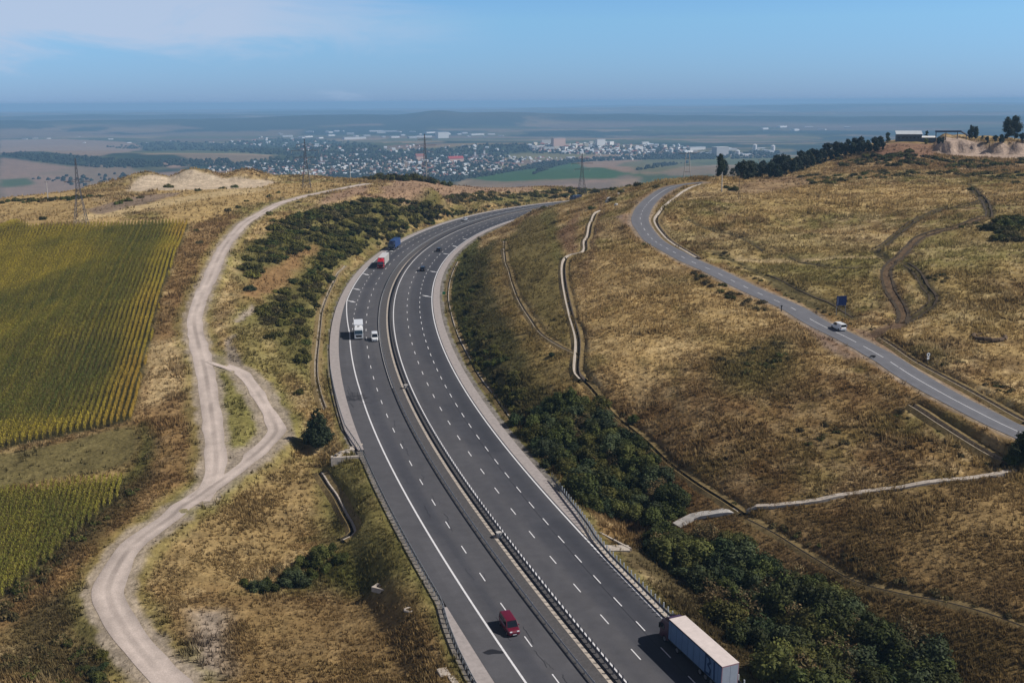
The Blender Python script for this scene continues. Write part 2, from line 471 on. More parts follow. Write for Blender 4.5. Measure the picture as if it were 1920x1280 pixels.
def grid_z(x, y, G=None):
    G = GZ if G is None else G
    x = np.asarray(x, float); y = np.asarray(y, float)
    fi = np.interp(np.log(np.maximum(np.hypot(x, y), 1)), LR, np.arange(NR)); fj = (np.arctan2(x, y) + A_MAX) / (2 * A_MAX) * (NA - 1)
    fj = np.clip(fj, 0, NA - 1.001); fi = np.clip(fi, 0, NR - 1.001)
    i = fi.astype(int); j = fj.astype(int); u = fi - i; v = fj - j
    return (G[i, j] * (1 - u) * (1 - v) + G[i + 1, j] * u * (1 - v) + G[i, j + 1] * (1 - u) * v + G[i + 1, j + 1] * u * v)

TSTEP = np.concatenate([np.geomspace(90, 1000, 900), np.geomspace(1003, 43000, 900)])
def ground(px, py, dz=0.0):
    """where the ray through a point of the photograph meets the ground"""
    px = np.atleast_1d(np.asarray(px, float)); py = np.atleast_1d(np.asarray(py, float))
    dx, dy, dzr = raydir(px, py); out = np.empty((len(px), 3))
    hx = np.hypot(dx, dy)
    for i in range(len(px)):
        t = TSTEP / hx[i]
        x = dx[i] * t; y = dy[i] * t; z = CAM_H + dzr[i] * t
        d = z - grid_z(x, y) - dz
        k = np.argmax(d < 0)
        if d[k] >= 0: k = len(t) - 1
        if k > 0:
            f = d[k - 1] / (d[k - 1] - d[k] + 1e-12); tt = t[k - 1] + f * (t[k] - t[k - 1])
        else: tt = t[0]
        out[i] = (dx[i] * tt, dy[i] * tt, 0)
    out[:, 2] = grid_z(out[:, 0], out[:, 1])
    return out

def crom(P, step):
    """smooth curve through points, resampled"""
    P = np.asarray(P, float)
    if len(P) == 2: Q = P
    else:
        E_ = np.concatenate([[2 * P[0] - P[1]], P, [2 * P[-1] - P[-2]]]); Q = []
        for i in range(1, len(E_) - 2):
            p0, p1, p2, p3 = E_[i - 1:i + 3]
            t = np.linspace(0, 1, 16, endpoint=False)[:, None]
            Q.append(.5 * ((2 * p1) + (-p0 + p2) * t + (2 * p0 - 5 * p1 + 4 * p2 - p3) * t**2 + (-p0 + 3 * p1 - 3 * p2 + p3) * t**3))
        Q = np.concatenate(Q + [P[-1:]])
    d = np.concatenate([[0], np.cumsum(np.hypot(*np.diff(Q[:, :2], axis=0).T))])
    n = max(2, int(d[-1] / step) + 1); s = np.linspace(0, d[-1], n)
    return np.stack([np.interp(s, d, Q[:, k]) for k in range(Q.shape[1])], 1)

def path_px(pts, step=2.0):
    return crom(ground([p[0] for p in pts], [p[1] for p in pts])[:, :2], step)

def dist_poly(x, y, P):
    """distance to a polyline, with arc position and signed side (right positive)"""
    n = len(x); best = np.full(n, 1e18); arc = np.zeros(n); side = np.zeros(n)
    d = np.diff(P, axis=0); L_ = np.hypot(d[:, 0], d[:, 1]); cum = np.concatenate([[0], np.cumsum(L_)])
    for k in range(len(d)):
        ax = x - P[k, 0]; ay = y - P[k, 1]
        t = np.clip((ax * d[k, 0] + ay * d[k, 1]) / (L_[k]**2 + 1e-9), 0, 1)
        ex = ax - t * d[k, 0]; ey = ay - t * d[k, 1]; q = ex * ex + ey * ey
        m_ = q < best
        best[m_] = q[m_]; arc[m_] = (cum[k] + t * L_[k])[m_]; side[m_] = (ax * d[k, 1] - ay * d[k, 0])[m_]
    return np.sqrt(best), arc, np.sign(side)
def near_idx(P, pad):
    x0, y0 = P[:, :2].min(0) - pad; x1, y1 = P[:, :2].max(0) + pad
    return np.where((GX.ravel() > x0) & (GX.ravel() < x1) & (GY.ravel() > y0) & (GY.ravel() < y1))[0]

# ---- motorway corridor cut into the ground
RXY = np.stack([MX, MY], 1)[::4]
_ix = near_idx(RXY, 60)
_d, _arc, _side = dist_poly(GX.ravel()[_ix], GY.ravel()[_ix], RXY)
_keep = _d < 55
_ix = _ix[_keep]; _o = (_d * _side)[_keep]; _s = (_arc + S0)[_keep]
MO = np.full(GX.size, 1e3); MS = np.full(GX.size, -1e3)
MO[_ix] = _o; MS[_ix] = _s
def left_edge(s):  # outer edge of what is paved on the left
    return np.interp(s, [-60, 25, 33, 40, 46, 104, 112, 120, 700], [-14.4, -14.2, -13.9, -13.3, -12.3, -12.3, -13.8, -14.0, -14.0])
def right_edge(s):
    return np.interp(s, [-60, 50, 57, 62, 70, 86, 700], [18.6, 18.6, 19.0, 19.7, 20.3, 20.6, 19.8])
_out = np.maximum(left_edge(_s) - _o, _o - right_edge(_s))
_zt = np.interp(_s, SS, MZ) - .3
_t = sstep(0.2, 8.0, _out)
_fl = GZ.ravel().copy()
_end = sstep(660, 700, _s)
_t = np.maximum(_t, _end)
_fl[_ix] = _fl[_ix] * _t + _zt * (1 - _t)
# shallow ditch beside the right-hand gutter and along the left toe
GZ = _fl.reshape(GX.shape)

# ---- fine relief
_r = np.hypot(GX, GY)
_rough = sstep(0.5, 6, np.maximum(left_edge(MS) - MO, MO - right_edge(MS)).reshape(GX.shape)) * (1 - sstep(900, 1300, _r))
GZ = GZ + _rough * ((1.5 + 1.6 * sstep(30, 60, GX) * sstep(230, 300, _r)) * (fbm(GX, GY, 26, 3, 3) - .5) + .8 * (fbm(GX, GY, 6, 3, 4) - .5))

# ---- country road, dirt tracks: beds levelled into the ground
def bed(P, half, blend, drop, zsm=9):
    """P (n,2) at ~2 m spacing; levels the ground along it, returns its heights"""
    global GZ
    z = grid_z(P[:, 0], P[:, 1])
    k = min(zsm, len(z) // 2 * 2 - 1)
    zp = np.concatenate([np.full(k, z[0]) + (z[0] - z[1]) * np.arange(k, 0, -1) * .5, z, np.full(k, z[-1])])
    z = np.convolve(zp, np.hanning(2 * k + 1) / np.hanning(2 * k + 1).sum(), 'valid')[:len(z)]
    ix = near_idx(P, half + blend + 2)
    d, arc, _ = dist_poly(GX.ravel()[ix], GY.ravel()[ix], P)
    cum = np.concatenate([[0], np.cumsum(np.hypot(*np.diff(P, axis=0).T))])
    zt = np.interp(arc, cum, z) - drop
    t = sstep(half, half + blend, d)
    f = GZ.ravel().copy(); f[ix] = f[ix] * t + zt * (1 - t); GZ = f.reshape(GX.shape)
    return z

CR_PX = [(1318,340),(1292,342),(1262,350),(1236,364),(1216,380),(1203,397),(1201,415),(1212,437),(1240,459),(1285,484),(1340,510),(1418,547),(1483,578),(1531,606),(1587,633),(1652,666.5),(1711,703.5),(1777,740),(1858,784),(1915,812),(1990,850)]
CR = path_px(CR_PX, 2.0)
CRZ = bed(CR, 4.4, 5, .06, 14)
TR_PX = [(345,1310),(290,1250),(240,1190),(205,1120),(212,1075),(250,1022),(320,970),(384,922),(440,880),(487,843),(515,815),(516,795),(498,762),(475,722),(456,700),(438,690),(416,680),(396,672)]
TR2_PX = [(372,940),(398,905),(405,870),(404,840),(400,800),(392,740),(384,690),(371,640),(364,600),(375,562),(392,525),(408,485),(428,452),(458,418),(510,388),(566,369),(625,356),(690,345)]
TR = path_px(TR_PX, 1.5); TRZ = bed(TR, 3.4, 3, .05, 14)
TR2 = path_px(TR2_PX, 1.5); TR2Z = bed(TR2, 3.2, 3, .05, 14)
TRZ = grid_z(TR[:, 0], TR[:, 1]) + .03 - .075 * np.clip((np.arange(len(TR)) - len(TR) + 13) / 7, 0, 1)

# concrete drains: (name points, width)
DRAIN = {
 'berm': ([(946,452),(947,480),(958,520),(972,560),(1000,604),(1030,636),(1078,662)], .55),
 'main_up': ([(1128,394),(1116,402),(1108,420),(1104,441),(1098,452),(1096,470),(1066,480),(1057,500),(1062,545),(1072,590),(1084,635),(1082,690),(1093,712)], 1.1),
 'main_low': ([(1093,712),(1130,756),(1175,797),(1220,835),(1270,880),(1330,922),(1392,962)], .8),
 'slope': ([(648,497),(622,535),(604,578),(597,630),(592,690),(597,730),(608,765)], .8),
 'dots': ([(857,490),(844,520),(839,555),(845,590),(858,630),(878,670),(902,712),(930,748),(957,788)], .5),
 'lower': ([(1400,972),(1460,1004),(1530,1048),(1600,1089),(1680,1112),(1760,1125),(1840,1145),(1930,1178)], .42),
 'culvert': ([(598,885),(612,905),(628,930),(642,958),(660,985),(656,998),(640,1015)], .8),
 'road_left': ([(1710,757),(1760,790),(1820,828),(1885,866)], 1.3),
 'road_right': ([(1652,632),(1680,650),(1720,678),(1780,710),(1850,748),(1925,792)], .9),
 'bend': ([(1316,344),(1290,355),(1262,375),(1240,396),(1231,410),(1235,424),(1248,441),(1275,462),(1310,483)], 1.0),
}
DP = {}
for k_, (pts, wd) in DRAIN.items():
    P_ = path_px(pts, 1.5); DP[k_] = (P_, bed(P_, wd * .8, 1.6, wd * .55 + .1, 6), wd)

def gz(x, y): return grid_z(x, y)

# ------------------------------------------------------------------ ground cover colours (what grows or lies there)
X, Y, Z = GX.ravel(), GY.ravel(), GZ.ravel()
R_ = np.hypot(X, Y)
def C(*a): return np.array(a, float)
GOLD = C(.36, .250, .108); STRAW = C(.49, .37, .20); OLIVE = C(.135, .122, .038); BROWN = C(.17, .10, .042); DARKW = C(.062, .050, .022)
GREEN = C(.075, .085, .020); SOIL = C(.27, .175, .115); DUST = C(.44, .36, .29); PALE = C(.50, .40, .29); RUST = C(.25, .135, .062); PINKS = C(.26, .19, .15)
n_big = fbm(X, Y, 60, 4, 101); n_mid = fbm(X, Y, 14, 4, 102); n_sm = fbm(X, Y, 3.5, 3, 103); n_pt = fbm(X, Y, 22, 4, 104)
Cc = np.empty((len(X), 3))
def mixin(t, col):
    global Cc
    t = np.clip(t, 0, 1)[:, None]; Cc = Cc * (1 - t) + np.asarray(col) * t
Cc[:] = GOLD
mixin(sstep(.52, .70, n_big) * .7, OLIVE * 1.5)
mixin(sstep(.52, .70, n_mid) * .75, BROWN * 1.15)
mixin(sstep(.55, .72, n_pt) * .55, STRAW)
mixin(sstep(.60, .74, fbm(X, Y, 9, 4, 108)) * .6, OLIVE)
mixin(sstep(.54, .66, fbm(X, Y, 3.2, 3, 109)) * .55 * (R_ < 900), STRAW * 1.08)
mixin(sstep(.56, .70, fbm(X, Y, 4.5, 3, 110)) * .60 * (R_ < 900), BROWN * .72)
TUFT = np.ones(len(X))           # how much tall dry grass stands there
def poly_mask(px_pts, feather=2.0, jit=1.5, seed=0, curve=True):
    P = ground([p[0] for p in px_pts], [p[1] for p in px_pts])[:, :2]
    if curve: P = crom(np.concatenate([P, P[:1]]), 2.0)[:-1]
    return world_mask(P, feather, jit, seed)
def world_mask(P, feather=2.0, jit=1.5, seed=0):
    ix = near_idx(P, feather + jit + 3)
    x, y = X[ix], Y[ix]
    x = x + jit * 2 * (fbm(x, y, 5 + jit * 2, 3, 200 + seed) - .5); y = y + jit * 2 * (fbm(x, y, 5 + jit * 2, 3, 230 + seed) - .5)
    ins = np.zeros(len(ix), bool); n = len(P)
    for k in range(n):
        x1, y1 = P[k]; x2, y2 = P[(k + 1) % n]
        c = ((y1 > y) != (y2 > y)) & (x < (x2 - x1) * (y - y1) / (y2 - y1 + 1e-12) + x1)
        ins ^= c
    d, _, _ = dist_poly(x, y, np.concatenate([P, P[:1]]))
    sd_ = np.where(ins, d, -d)
    m_ = np.zeros(len(X)); m_[ix] = sstep(-feather, feather, sd_)
    return m_
def line_mask(P, half, feather=.6, jit=.5, seed=0):
    ix = near_idx(P, half + feather + jit + 2)
    x, y = X[ix], Y[ix]
    d, _, _ = dist_poly(x, y, P)
    d = d + jit * 2 * (fbm(x, y, 2.5, 3, 260 + seed) - .5)
    m_ = np.zeros(len(X)); m_[ix] = 1 - sstep(half - feather, half + feather, d)
    return m_
def paint(mask, col, amt=1.0, tuft=None):
    mixin(mask * amt, col)
    if tuft is not None: TUFT[:] = TUFT * (1 - mask) + tuft * mask

# left: strip between corn and track, stubble, cut slope
paint(poly_mask([(255,790),(275,700),(310,560),(362,425),(440,400),(400,480),(372,560),(352,600),(370,690),(392,800),(400,860),(340,930),(240,985),(150,1080),(0,1180),(0,1135),(110,1020),(230,900)], 2, 2, 1), BROWN * 1.35, .7)
paint(poly_mask([(275,640),(345,640),(352,720),(280,760)], 3, 3, 2), STRAW * 1.05, .7)
paint(poly_mask([(0,436),(180,418),(360,418),(440,392),(560,364),(640,344),(480,345),(300,352),(160,366),(0,362)], 4, 3, 3), GOLD * 1.12, .9, .25)
paint(poly_mask([(150,418),(250,398),(400,372),(520,352),(420,356),(260,384),(160,402)], 3, 3, 4), STRAW * 1.05, .7, .1)
paint(poly_mask([(160,392),(260,368),(340,362),(290,378),(190,402)], 2, 2, 5), PINKS * .8, .8, .1)
paint(poly_mask([(240,359),(250,343),(330,327),(400,328),(470,335),(520,342),(480,352),(380,356)], 2, 2.5, 6), PALE * 1.05, .95, 0)
paint(poly_mask([(690,345),(740,336),(830,340),(900,345),(1000,352),(1010,360),(900,362),(800,368),(740,375),(670,365),(640,375),(600,378)], 3, 3, 7), SOIL * 1.12, .85, .2)
paint(poly_mask([(450,470),(500,440),(590,395),(700,372),(800,370),(960,365),(1040,372),(900,388),(790,420),(690,470),(640,520),(610,590),(600,680),(600,760),(560,720),(520,680),(480,620),(450,560)], 4, 4, 8), OLIVE * 1.25, .75, .6)
paint(poly_mask([(470,505),(520,495),(590,455),(610,470),(560,510),(500,560),(455,565)], 3, 3, 9), RUST * 1.1, .75, .3)
paint(poly_mask([(425,600),(470,560),(490,640),(520,700),(560,790),(540,830),(500,720),(440,660)], 3, 3, 10), OLIVE * 1.4, .7)
for i_, p_ in enumerate(([(505,425),(560,405),(640,382),(700,374),(770,378),(830,385),(800,398),(740,402),(690,400),(640,408),(580,420),(540,450),(505,460)],
        [(470,455),(520,440),(560,430),(600,440),(570,470),(520,490),(470,520),(455,490)], [(590,430),(690,410),(760,404),(850,393),(880,396),(800,414),(740,432),(690,455),(660,478),(620,500),(590,505),(600,470)],
        [(545,520),(590,505),(615,515),(600,560),(575,600),(540,615),(500,612),(490,590),(520,560)], [(505,630),(560,620),(590,600),(590,640),(575,690),(545,670)])):
    paint(poly_mask(p_, 3, 4, 90 + i_), C(.085, .078, .022), .75)
# grass between and beside the tracks
paint(poly_mask([(395,690),(420,700),(470,740),(498,800),(490,830),(430,850),(405,780)], 1.5, 1.5, 11), OLIVE * 1.35, .85, .35)
paint(poly_mask([(360,940),(440,890),(530,840),(600,870),(600,960),(560,1040),(450,1080),(330,1120),(260,1090),(270,1020)], 3, 3, 12), GOLD * .80, .75)
paint(poly_mask([(590,880),(680,860),(720,960),(790,1080),(820,1140),(780,1180),(650,1110),(620,1040),(600,980)], 3, 3, 13), OLIVE * 1.1, .85, .6)
paint(poly_mask([(450,1110),(640,1060),(700,1080),(690,1120),(560,1110),(440,1120)], 3, 3, 14), GREEN * .9, .75, .8)
paint(poly_mask([(280,1120),(480,1120),(700,1120),(820,1170),(880,1279),(330,1279)], 3, 4, 15), (GOLD * .9 + BROWN) * .46, .85)
paint(poly_mask([(340,1140),(405,1138),(440,1180),(440,1240),(420,1279),(350,1285),(325,1240),(345,1200)], 3, 4, 16), DUST * .72, .8, .1)
paint(poly_mask([(0,1180),(100,1120),(190,1110),(210,1180),(230,1279),(0,1279)], 3, 4, 17), DARKW * 1.35, .8)
paint(poly_mask([(0,1080),(120,970),(240,890),(285,820),(300,840),(250,940),(130,1050),(30,1130),(0,1140)], 2.5, 3, 18), DARKW * 1.1, .75)
paint(poly_mask([(270,792),(290,815),(280,870),(240,905),(220,900),(262,850),(255,800)], 2, 2, 19), GREEN, .7)
# fields
FIELD1 = [(-60,860),(120,818),(250,788),(264,715),(300,565),(356,420),(270,421),(180,425),(60,428),(-60,436)]
FIELD2 = [(-60,935),(60,922),(180,905),(234,900),(228,930),(150,1000),(60,1080),(-60,1165)]
paint(poly_mask(FIELD1, 1.0, .8, 20, False), C(.065, .058, .024), 1, 0)
paint(poly_mask(FIELD2, 1.0, .8, 21, False), C(.06, .055, .022), 1, 0)
paint(poly_mask([(-60,862),(110,830),(240,800),(262,815),(250,860),(200,885),(100,900),(-60,925)], 1.5, 1.2, 22), C(.135, .112, .044), .92, .06)
# right: cut slope, berms, hill
paint(poly_mask([(835,500),(870,465),(900,445),(890,500),(885,580),(905,660),(960,760),(1030,880),(1000,860),(930,770),(880,690),(848,620),(836,560)], 1.5, 1, 23), GREEN * 1.0, .9, .5)
paint(poly_mask([(880,480),(930,450),(930,520),(960,600),(1010,690),(1050,760),(960,780),(900,680),(866,590),(862,530)], 3, 3, 24), C(.058, .060, .020), .85)
paint(poly_mask([(925,470),(948,450),(948,520),(990,610),(1070,690),(1080,740),(1010,700),(950,600),(925,520)], 3, 3, 25), (OLIVE + BROWN) * .78, .85)
paint(poly_mask([(950,450),(985,410),(1030,405),(1040,440),(1052,500),(1072,600),(1074,655),(1020,620),(975,560),(952,500)], 2, 2, 26), (OLIVE * .75 + BROWN * .35), .9, .6)
paint(poly_mask([(1010,398),(1042,392),(1044,430),(1056,490),(1060,520),(1040,480),(1025,430)], 2, 2, 27), OLIVE * 1.15, .7)
paint(poly_mask([(1045,435),(1080,400),(1130,365),(1170,350),(1130,385),(1105,420),(1092,468),(1062,476)], 2, 2, 28), C(.24, .145, .085), .85)
paint(poly_mask([(960,800),(1060,755),(1180,800),(1290,900),(1370,960),(1250,990),(1100,920),(1020,870)], 4, 3, 29), BROWN * .75, .8)
paint(poly_mask([(1240,700),(1400,660),(1500,640),(1560,680),(1640,760),(1800,880),(1640,925),(1400,950),(1300,900),(1240,800)], 10, 8, 30), BROWN * 1.05, .55)
paint(poly_mask([(1340,650),(1460,640),(1500,680),(1420,730),(1340,700)], 5, 5, 31), OLIVE * .85, .7)
paint(poly_mask([(1100,480),(1200,430),(1300,500),(1440,600),(1420,650),(1300,680),(1200,740),(1120,700),(1080,600)], 8, 6, 32), GOLD * 1.08, .5)
paint(poly_mask([(1180,1000),(1400,960),(1640,935),(1900,890),(1960,1000),(1960,1290),(1400,1290),(1260,1100)], 5, 5, 33), BROWN * .78, .8)
paint(poly_mask([(1660,960),(1900,900),(1960,960),(1930,1080),(1760,1060)], 8, 8, 34), GOLD * .8, .55)
paint(poly_mask([(1500,1090),(1620,1100),(1760,1140),(1919,1180),(1960,1290),(1700,1290),(1560,1180)], 6, 6, 35), (BROWN + OLIVE) * .5, .6)
paint(poly_mask([(1200,1010),(1170,1040),(1300,1180),(1420,1290),(1800,1290),(1600,1150),(1400,1060),(1290,1020)], 4, 4, 36), DARKW * .9, .85)
paint(poly_mask([(1330,460),(1430,430),(1560,440),(1640,480),(1560,540),(1440,510)], 6, 6, 37), OLIVE * 1.5, .25)
paint(poly_mask([(1400,490),(1640,490),(1650,560),(1600,600),(1520,570)], 6, 5, 38), OLIVE * 1.25, .4)
paint(poly_mask([(1700,440),(1919,400),(1919,600),(1740,600),(1720,520)], 8, 8, 39), OLIVE * 1.5, .25)
paint(poly_mask([(1380,370),(1560,350),(1760,345),(1800,380),(1600,400),(1420,410)], 6, 6, 40), GOLD * 1.15, .6)
paint(poly_mask([(1390,345),(1480,330),(1520,345),(1440,362),(1380,360)], 4, 4, 41), C(.22, .14, .085), .6, .3)
paint(poly_mask([(1560,300),(1700,284),(1760,290),(1919,302),(1919,325),(1700,320),(1560,325)], 5, 5, 42), BROWN * 1.0, .6)
paint(poly_mask([(1640,272),(1700,268),(1750,272),(1750,290),(1640,290)], 3, 3, 43), C(.22, .125, .085), .85, .2)
paint(poly_mask([(1757,266),(1840,265),(1930,270),(1930,296),(1870,296),(1800,293),(1757,288)], 3, 3, 44), C(.42, .32, .255), .95, 0)
paint(poly_mask([(1500,600),(1560,632),(1640,672),(1610,672),(1580,668),(1540,645)], 1.2, 1.2, 45), PINKS * 1.15, .9, 0)
paint(poly_mask([(1520,612),(1560,628),(1590,648),(1560,645),(1530,628)], 1.5, 1.2, 46), C(.19, .125, .115), .6, 0)
paint(poly_mask([(1590,614),(1640,625),(1700,668),(1680,668),(1640,645)], 1.0, 1, 47), PINKS * 1.1, .9, 0)
paint(poly_mask([(1150,408),(1200,402),(1204,430),(1192,432)], 1, 1, 48), PINKS * 1.2, .9, 0)
# verges of the country road, dusty fringes of the tracks
paint(line_mask(CR, 6.6, 1.6, 1.2, 1), BROWN * 1.25, .55, .3)
paint(line_mask(CR, 4.3, .7, .8, 2), DUST * .62, .7, 0)
for P_, h_ in ((TR, 3.9), (TR2, 3.3)):
    paint(line_mask(P_, h_ + 2.0, 1.4, 1.5, 3), OLIVE * 1.5, .5, .25)
    paint(line_mask(P_, h_, .8, 1.0, 4), DUST * .8, .8, 0)
paint(poly_mask([(424,890),(424,845),(470,838),(505,832),(470,875),(420,905)], 1.2, 1.5, 49), DUST * .72, .8, .05)
# wheel tracks over the right-hand hill
TRACKS = [([(438,690),(432,670),(428,640),(440,628)], .35, DUST * .62), ([(452,694),(444,668),(436,648)], .25, DUST * .58), ([(444,600),(456,592),(470,580),(474,572)], .5, DUST * .8),
          ([(1640,470),(1672,447),(1712,416),(1752,397),(1800,387),(1832,380),(1843,373)], 1.1, DARKW * .85),
          ([(1640,470),(1660,483),(1672,492)], 1.2, DARKW * .9),
          ([(1808,352),(1826,362),(1840,374),(1848,392),(1852,408)], 0.8, DARKW * .85), ([(1818,345),(1834,360),(1848,374),(1858,395),(1856,410)], .7, DARKW * .9),
          ([(1852,408),(1800,424),(1756,434),(1715,452),(1692,476),(1672,494),(1662,512),(1668,540),(1684,566),(1694,590),(1690,606)], 1.5, C(.13, .085, .052)),
          ([(1690,606),(1668,614),(1645,622)], 2.0, C(.13, .085, .055)),
          ([(1700,492),(1728,512),(1740,538),(1756,556),(1748,572),(1722,594),(1700,608)], .8, DARKW * .85), ([(1693,498),(1718,516),(1730,540),(1744,560),(1738,576),(1712,594)], .6, DARKW * .9),
          ([(1290,410),(1340,432),(1400,450),(1430,470)], .8, DARKW * 1.8), ([(1385,486),(1500,487),(1640,482)], 1.3, STRAW * .95),
          ([(1700,327),(1800,318),(1919,308)], 1.0, PALE * .8), ([(1480,480),(1560,500),(1640,500)], 1.0, DARKW * 1.8), ([(1440,515),(1500,545),(1560,570),(1600,596)], 1.3, DARKW * 1.6),
          ([(1340,470),(1400,500),(1470,540),(1540,580)], 1.2, DARKW * 1.9)]
for i_, (p_, h_, c_) in enumerate(TRACKS):
    P_ = path_px(p_, 1.5)
    lm = line_mask(P_, h_ + .35, .7, .8, 10 + i_)
    paint(lm, c_, .95, .04)
    GZ -= (lm * .36 * np.clip((_r.ravel() - 150) / 150, 0, 1)).reshape(GX.shape)
for i_, (pts, wd) in enumerate(DRAIN.values()):
    pass
for k_, (P_, z_, wd) in DP.items():
    paint(line_mask(P_, wd * 1.2, .7, .6, 60), DARKW * 1.25, .55, .5)
# bare verge beside the motorway
_e = np.maximum(left_edge(MS) - MO, MO - right_edge(MS))
paint(((_e > -1) & (_e < 9)) * (1 - sstep(.6, 2.4, _e + 1.5 * (n_sm - .5))), OLIVE * .95, .8, .2)
paint((_e < .3) * (np.abs(MO) < 60) * 1.0, C(.2, .18, .16), 1, 0)
TUFT[(np.abs(MO) < 60) & (_e < .5)] = 0
for P_, h_ in ((CR, 4.2), (TR, 3.2), (TR2, 2.8)):
    d_ix = near_idx(P_, 6); d_, _, _ = dist_poly(X[d_ix], Y[d_ix], P_); TUFT[d_ix[d_ < h_]] = 0

# the far valley: patchwork of fields, woods and stubble
far = np.where(R_ > 1150)[0]
fx, fy = X[far], Y[far]
def patch_cells(x, y, size, stretch, rot, seed):
    c_, s_ = math.cos(rot), math.sin(rot); u = (x * c_ + y * s_) / (size * stretch); v = (-x * s_ + y * c_) / size
    u = u + .35 * (vnoise(x / (size * 2), y / (size * 2), seed) - .5)
    iu = np.floor(u).astype(np.int64); best = np.full(len(x), 9e9); idv = np.zeros(len(x)); second = np.full(len(x), 9e9)
    for a in (-1, 0, 1):
        for b in (-1, 0, 1):
            cu = iu + a; cv = np.floor(v).astype(np.int64) + b
            du = cu + _hash(cu, cv, seed) - u; dv = cv + _hash(cu, cv, seed + 1) - v
            q = du * du + dv * dv; m_ = q < best
            second = np.where(m_, best, np.minimum(second, q)); best = np.where(m_, q, best); idv = np.where(m_, _hash(cu, cv, seed + 2), idv)
    return idv
pal = np.array([C(.24, .17, .105), C(.20, .15, .085), C(.15, .135, .06), C(.11, .12, .05), C(.28, .21, .13), C(.17, .12, .085), C(.08, .095, .04), C(.22, .165, .12)])
i1 = patch_cells(fx, fy, 230, 2.6, .35, 301); i2 = patch_cells(fx, fy, 520, 2.4, -.2, 311)
t_ = sstep(6000, 9000, R_[far])
fc = np.where((t_ < .5)[:, None], pal[(i1 * 7.99).astype(int)], pal[(i2 * 7.99).astype(int)])
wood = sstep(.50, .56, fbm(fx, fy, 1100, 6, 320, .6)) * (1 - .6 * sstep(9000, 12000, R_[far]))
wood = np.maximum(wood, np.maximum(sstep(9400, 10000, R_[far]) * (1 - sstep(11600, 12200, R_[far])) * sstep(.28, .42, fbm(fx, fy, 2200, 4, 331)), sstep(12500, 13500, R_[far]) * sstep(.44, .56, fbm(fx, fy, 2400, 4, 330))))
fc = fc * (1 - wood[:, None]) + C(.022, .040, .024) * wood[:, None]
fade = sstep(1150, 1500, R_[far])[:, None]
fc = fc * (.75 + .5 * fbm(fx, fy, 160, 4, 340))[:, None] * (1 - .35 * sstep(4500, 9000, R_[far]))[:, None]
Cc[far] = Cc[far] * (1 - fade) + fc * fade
TUFT[R_ > 1100] = 0
WOODC = C(.026, .040, .018)
FARP = [([(870,333),(930,322),(1000,313),(1062,306),(1100,310),(1150,318),(1205,327),(1160,334),(1040,336),(930,340)], C(.030, .095, .022)),
        ([(1200,328),(1280,326),(1338,330),(1338,338),(1200,336)], C(.045, .08, .028)),
        ([(1085,306),(1085,300),(1180,298),(1215,306),(1190,316),(1140,316)], C(.26, .17, .11)),
        ([(1190,318),(1160,309),(1230,299),(1290,301),(1320,312),(1250,320)], C(.12, .12, .055)),
        ([(960,345),(1100,338),(1200,336),(1150,345),(1020,350),(960,352)], C(.19, .14, .10)),
        ([(980,350),(1150,342),(1180,346),(1080,352),(1000,354)], C(.30, .20, .14)),
        ([(1240,324),(1330,316),(1345,326),(1260,330)], C(.20, .15, .10)),
        ([(0,290),(60,287),(180,296),(300,302),(430,300),(440,312),(330,312),(200,316),(80,304)], WOODC),
        ([(200,276),(300,266),(420,268),(520,260),(620,264),(700,272),(720,284),(600,296),(480,288),(360,282),(280,284)], WOODC * 1.2),
        ([(380,318),(500,298),(600,290),(700,284),(800,280),(900,272),(980,270),(1010,282),(900,296),(800,300),(760,296),(650,312),(560,320),(480,330)], WOODC * 1.15),
        ([(600,322),(700,330),(860,332),(960,318),(1010,306),(1080,300),(1200,292),(1330,288),(1330,298),(1180,300),(1080,305),(960,322),(860,340),(640,338)], WOODC * 1.1),
        ([(0,296),(180,318),(340,322),(440,318),(520,326),(330,345),(180,352),(0,345)], C(.25, .17, .125)), ([(0,336),(50,334),(62,346),(0,350)], C(.05, .09, .03)), ([(0,262),(150,262),(260,272),(200,290),(60,284),(0,288)], C(.25, .18, .135)),
        ([(60,325),(250,318),(330,330),(240,352),(150,350)], C(.20, .15, .10)),
        ([(0,352),(230,348),(240,362),(0,362)], C(.20, .12, .10)),
        ([(300,305),(340,300),(350,312),(320,316)], C(.30, .2, .15)), ([(320,288),(500,292),(480,304),(380,306)], C(.2, .15, .10)),
        ([(520,336),(640,334),(640,345),(520,345)], WOODC)]
for i_, (p_, c_) in enumerate(FARP):
    paint(poly_mask(p_, 14, 10, 70 + i_) * (R_ > 1150), c_, .92)
del far, fx, fy

MAT_GROUND = attr_mat('dry_ground', .97, .06, layers=((1.1, .30, (1, 1, 1)), (.30, .28, (1, 1, 1)), (.045, .14, (1, 1, 1))), bump=((1.6, .8, .35), (.35, .7, .8)))
ii = np.arange(NR - 1)[:, None] * NA + np.arange(NA - 1)[None]
F = np.stack([ii, ii + NA, ii + NA + 1, ii + 1], -1).reshape(-1, 4)
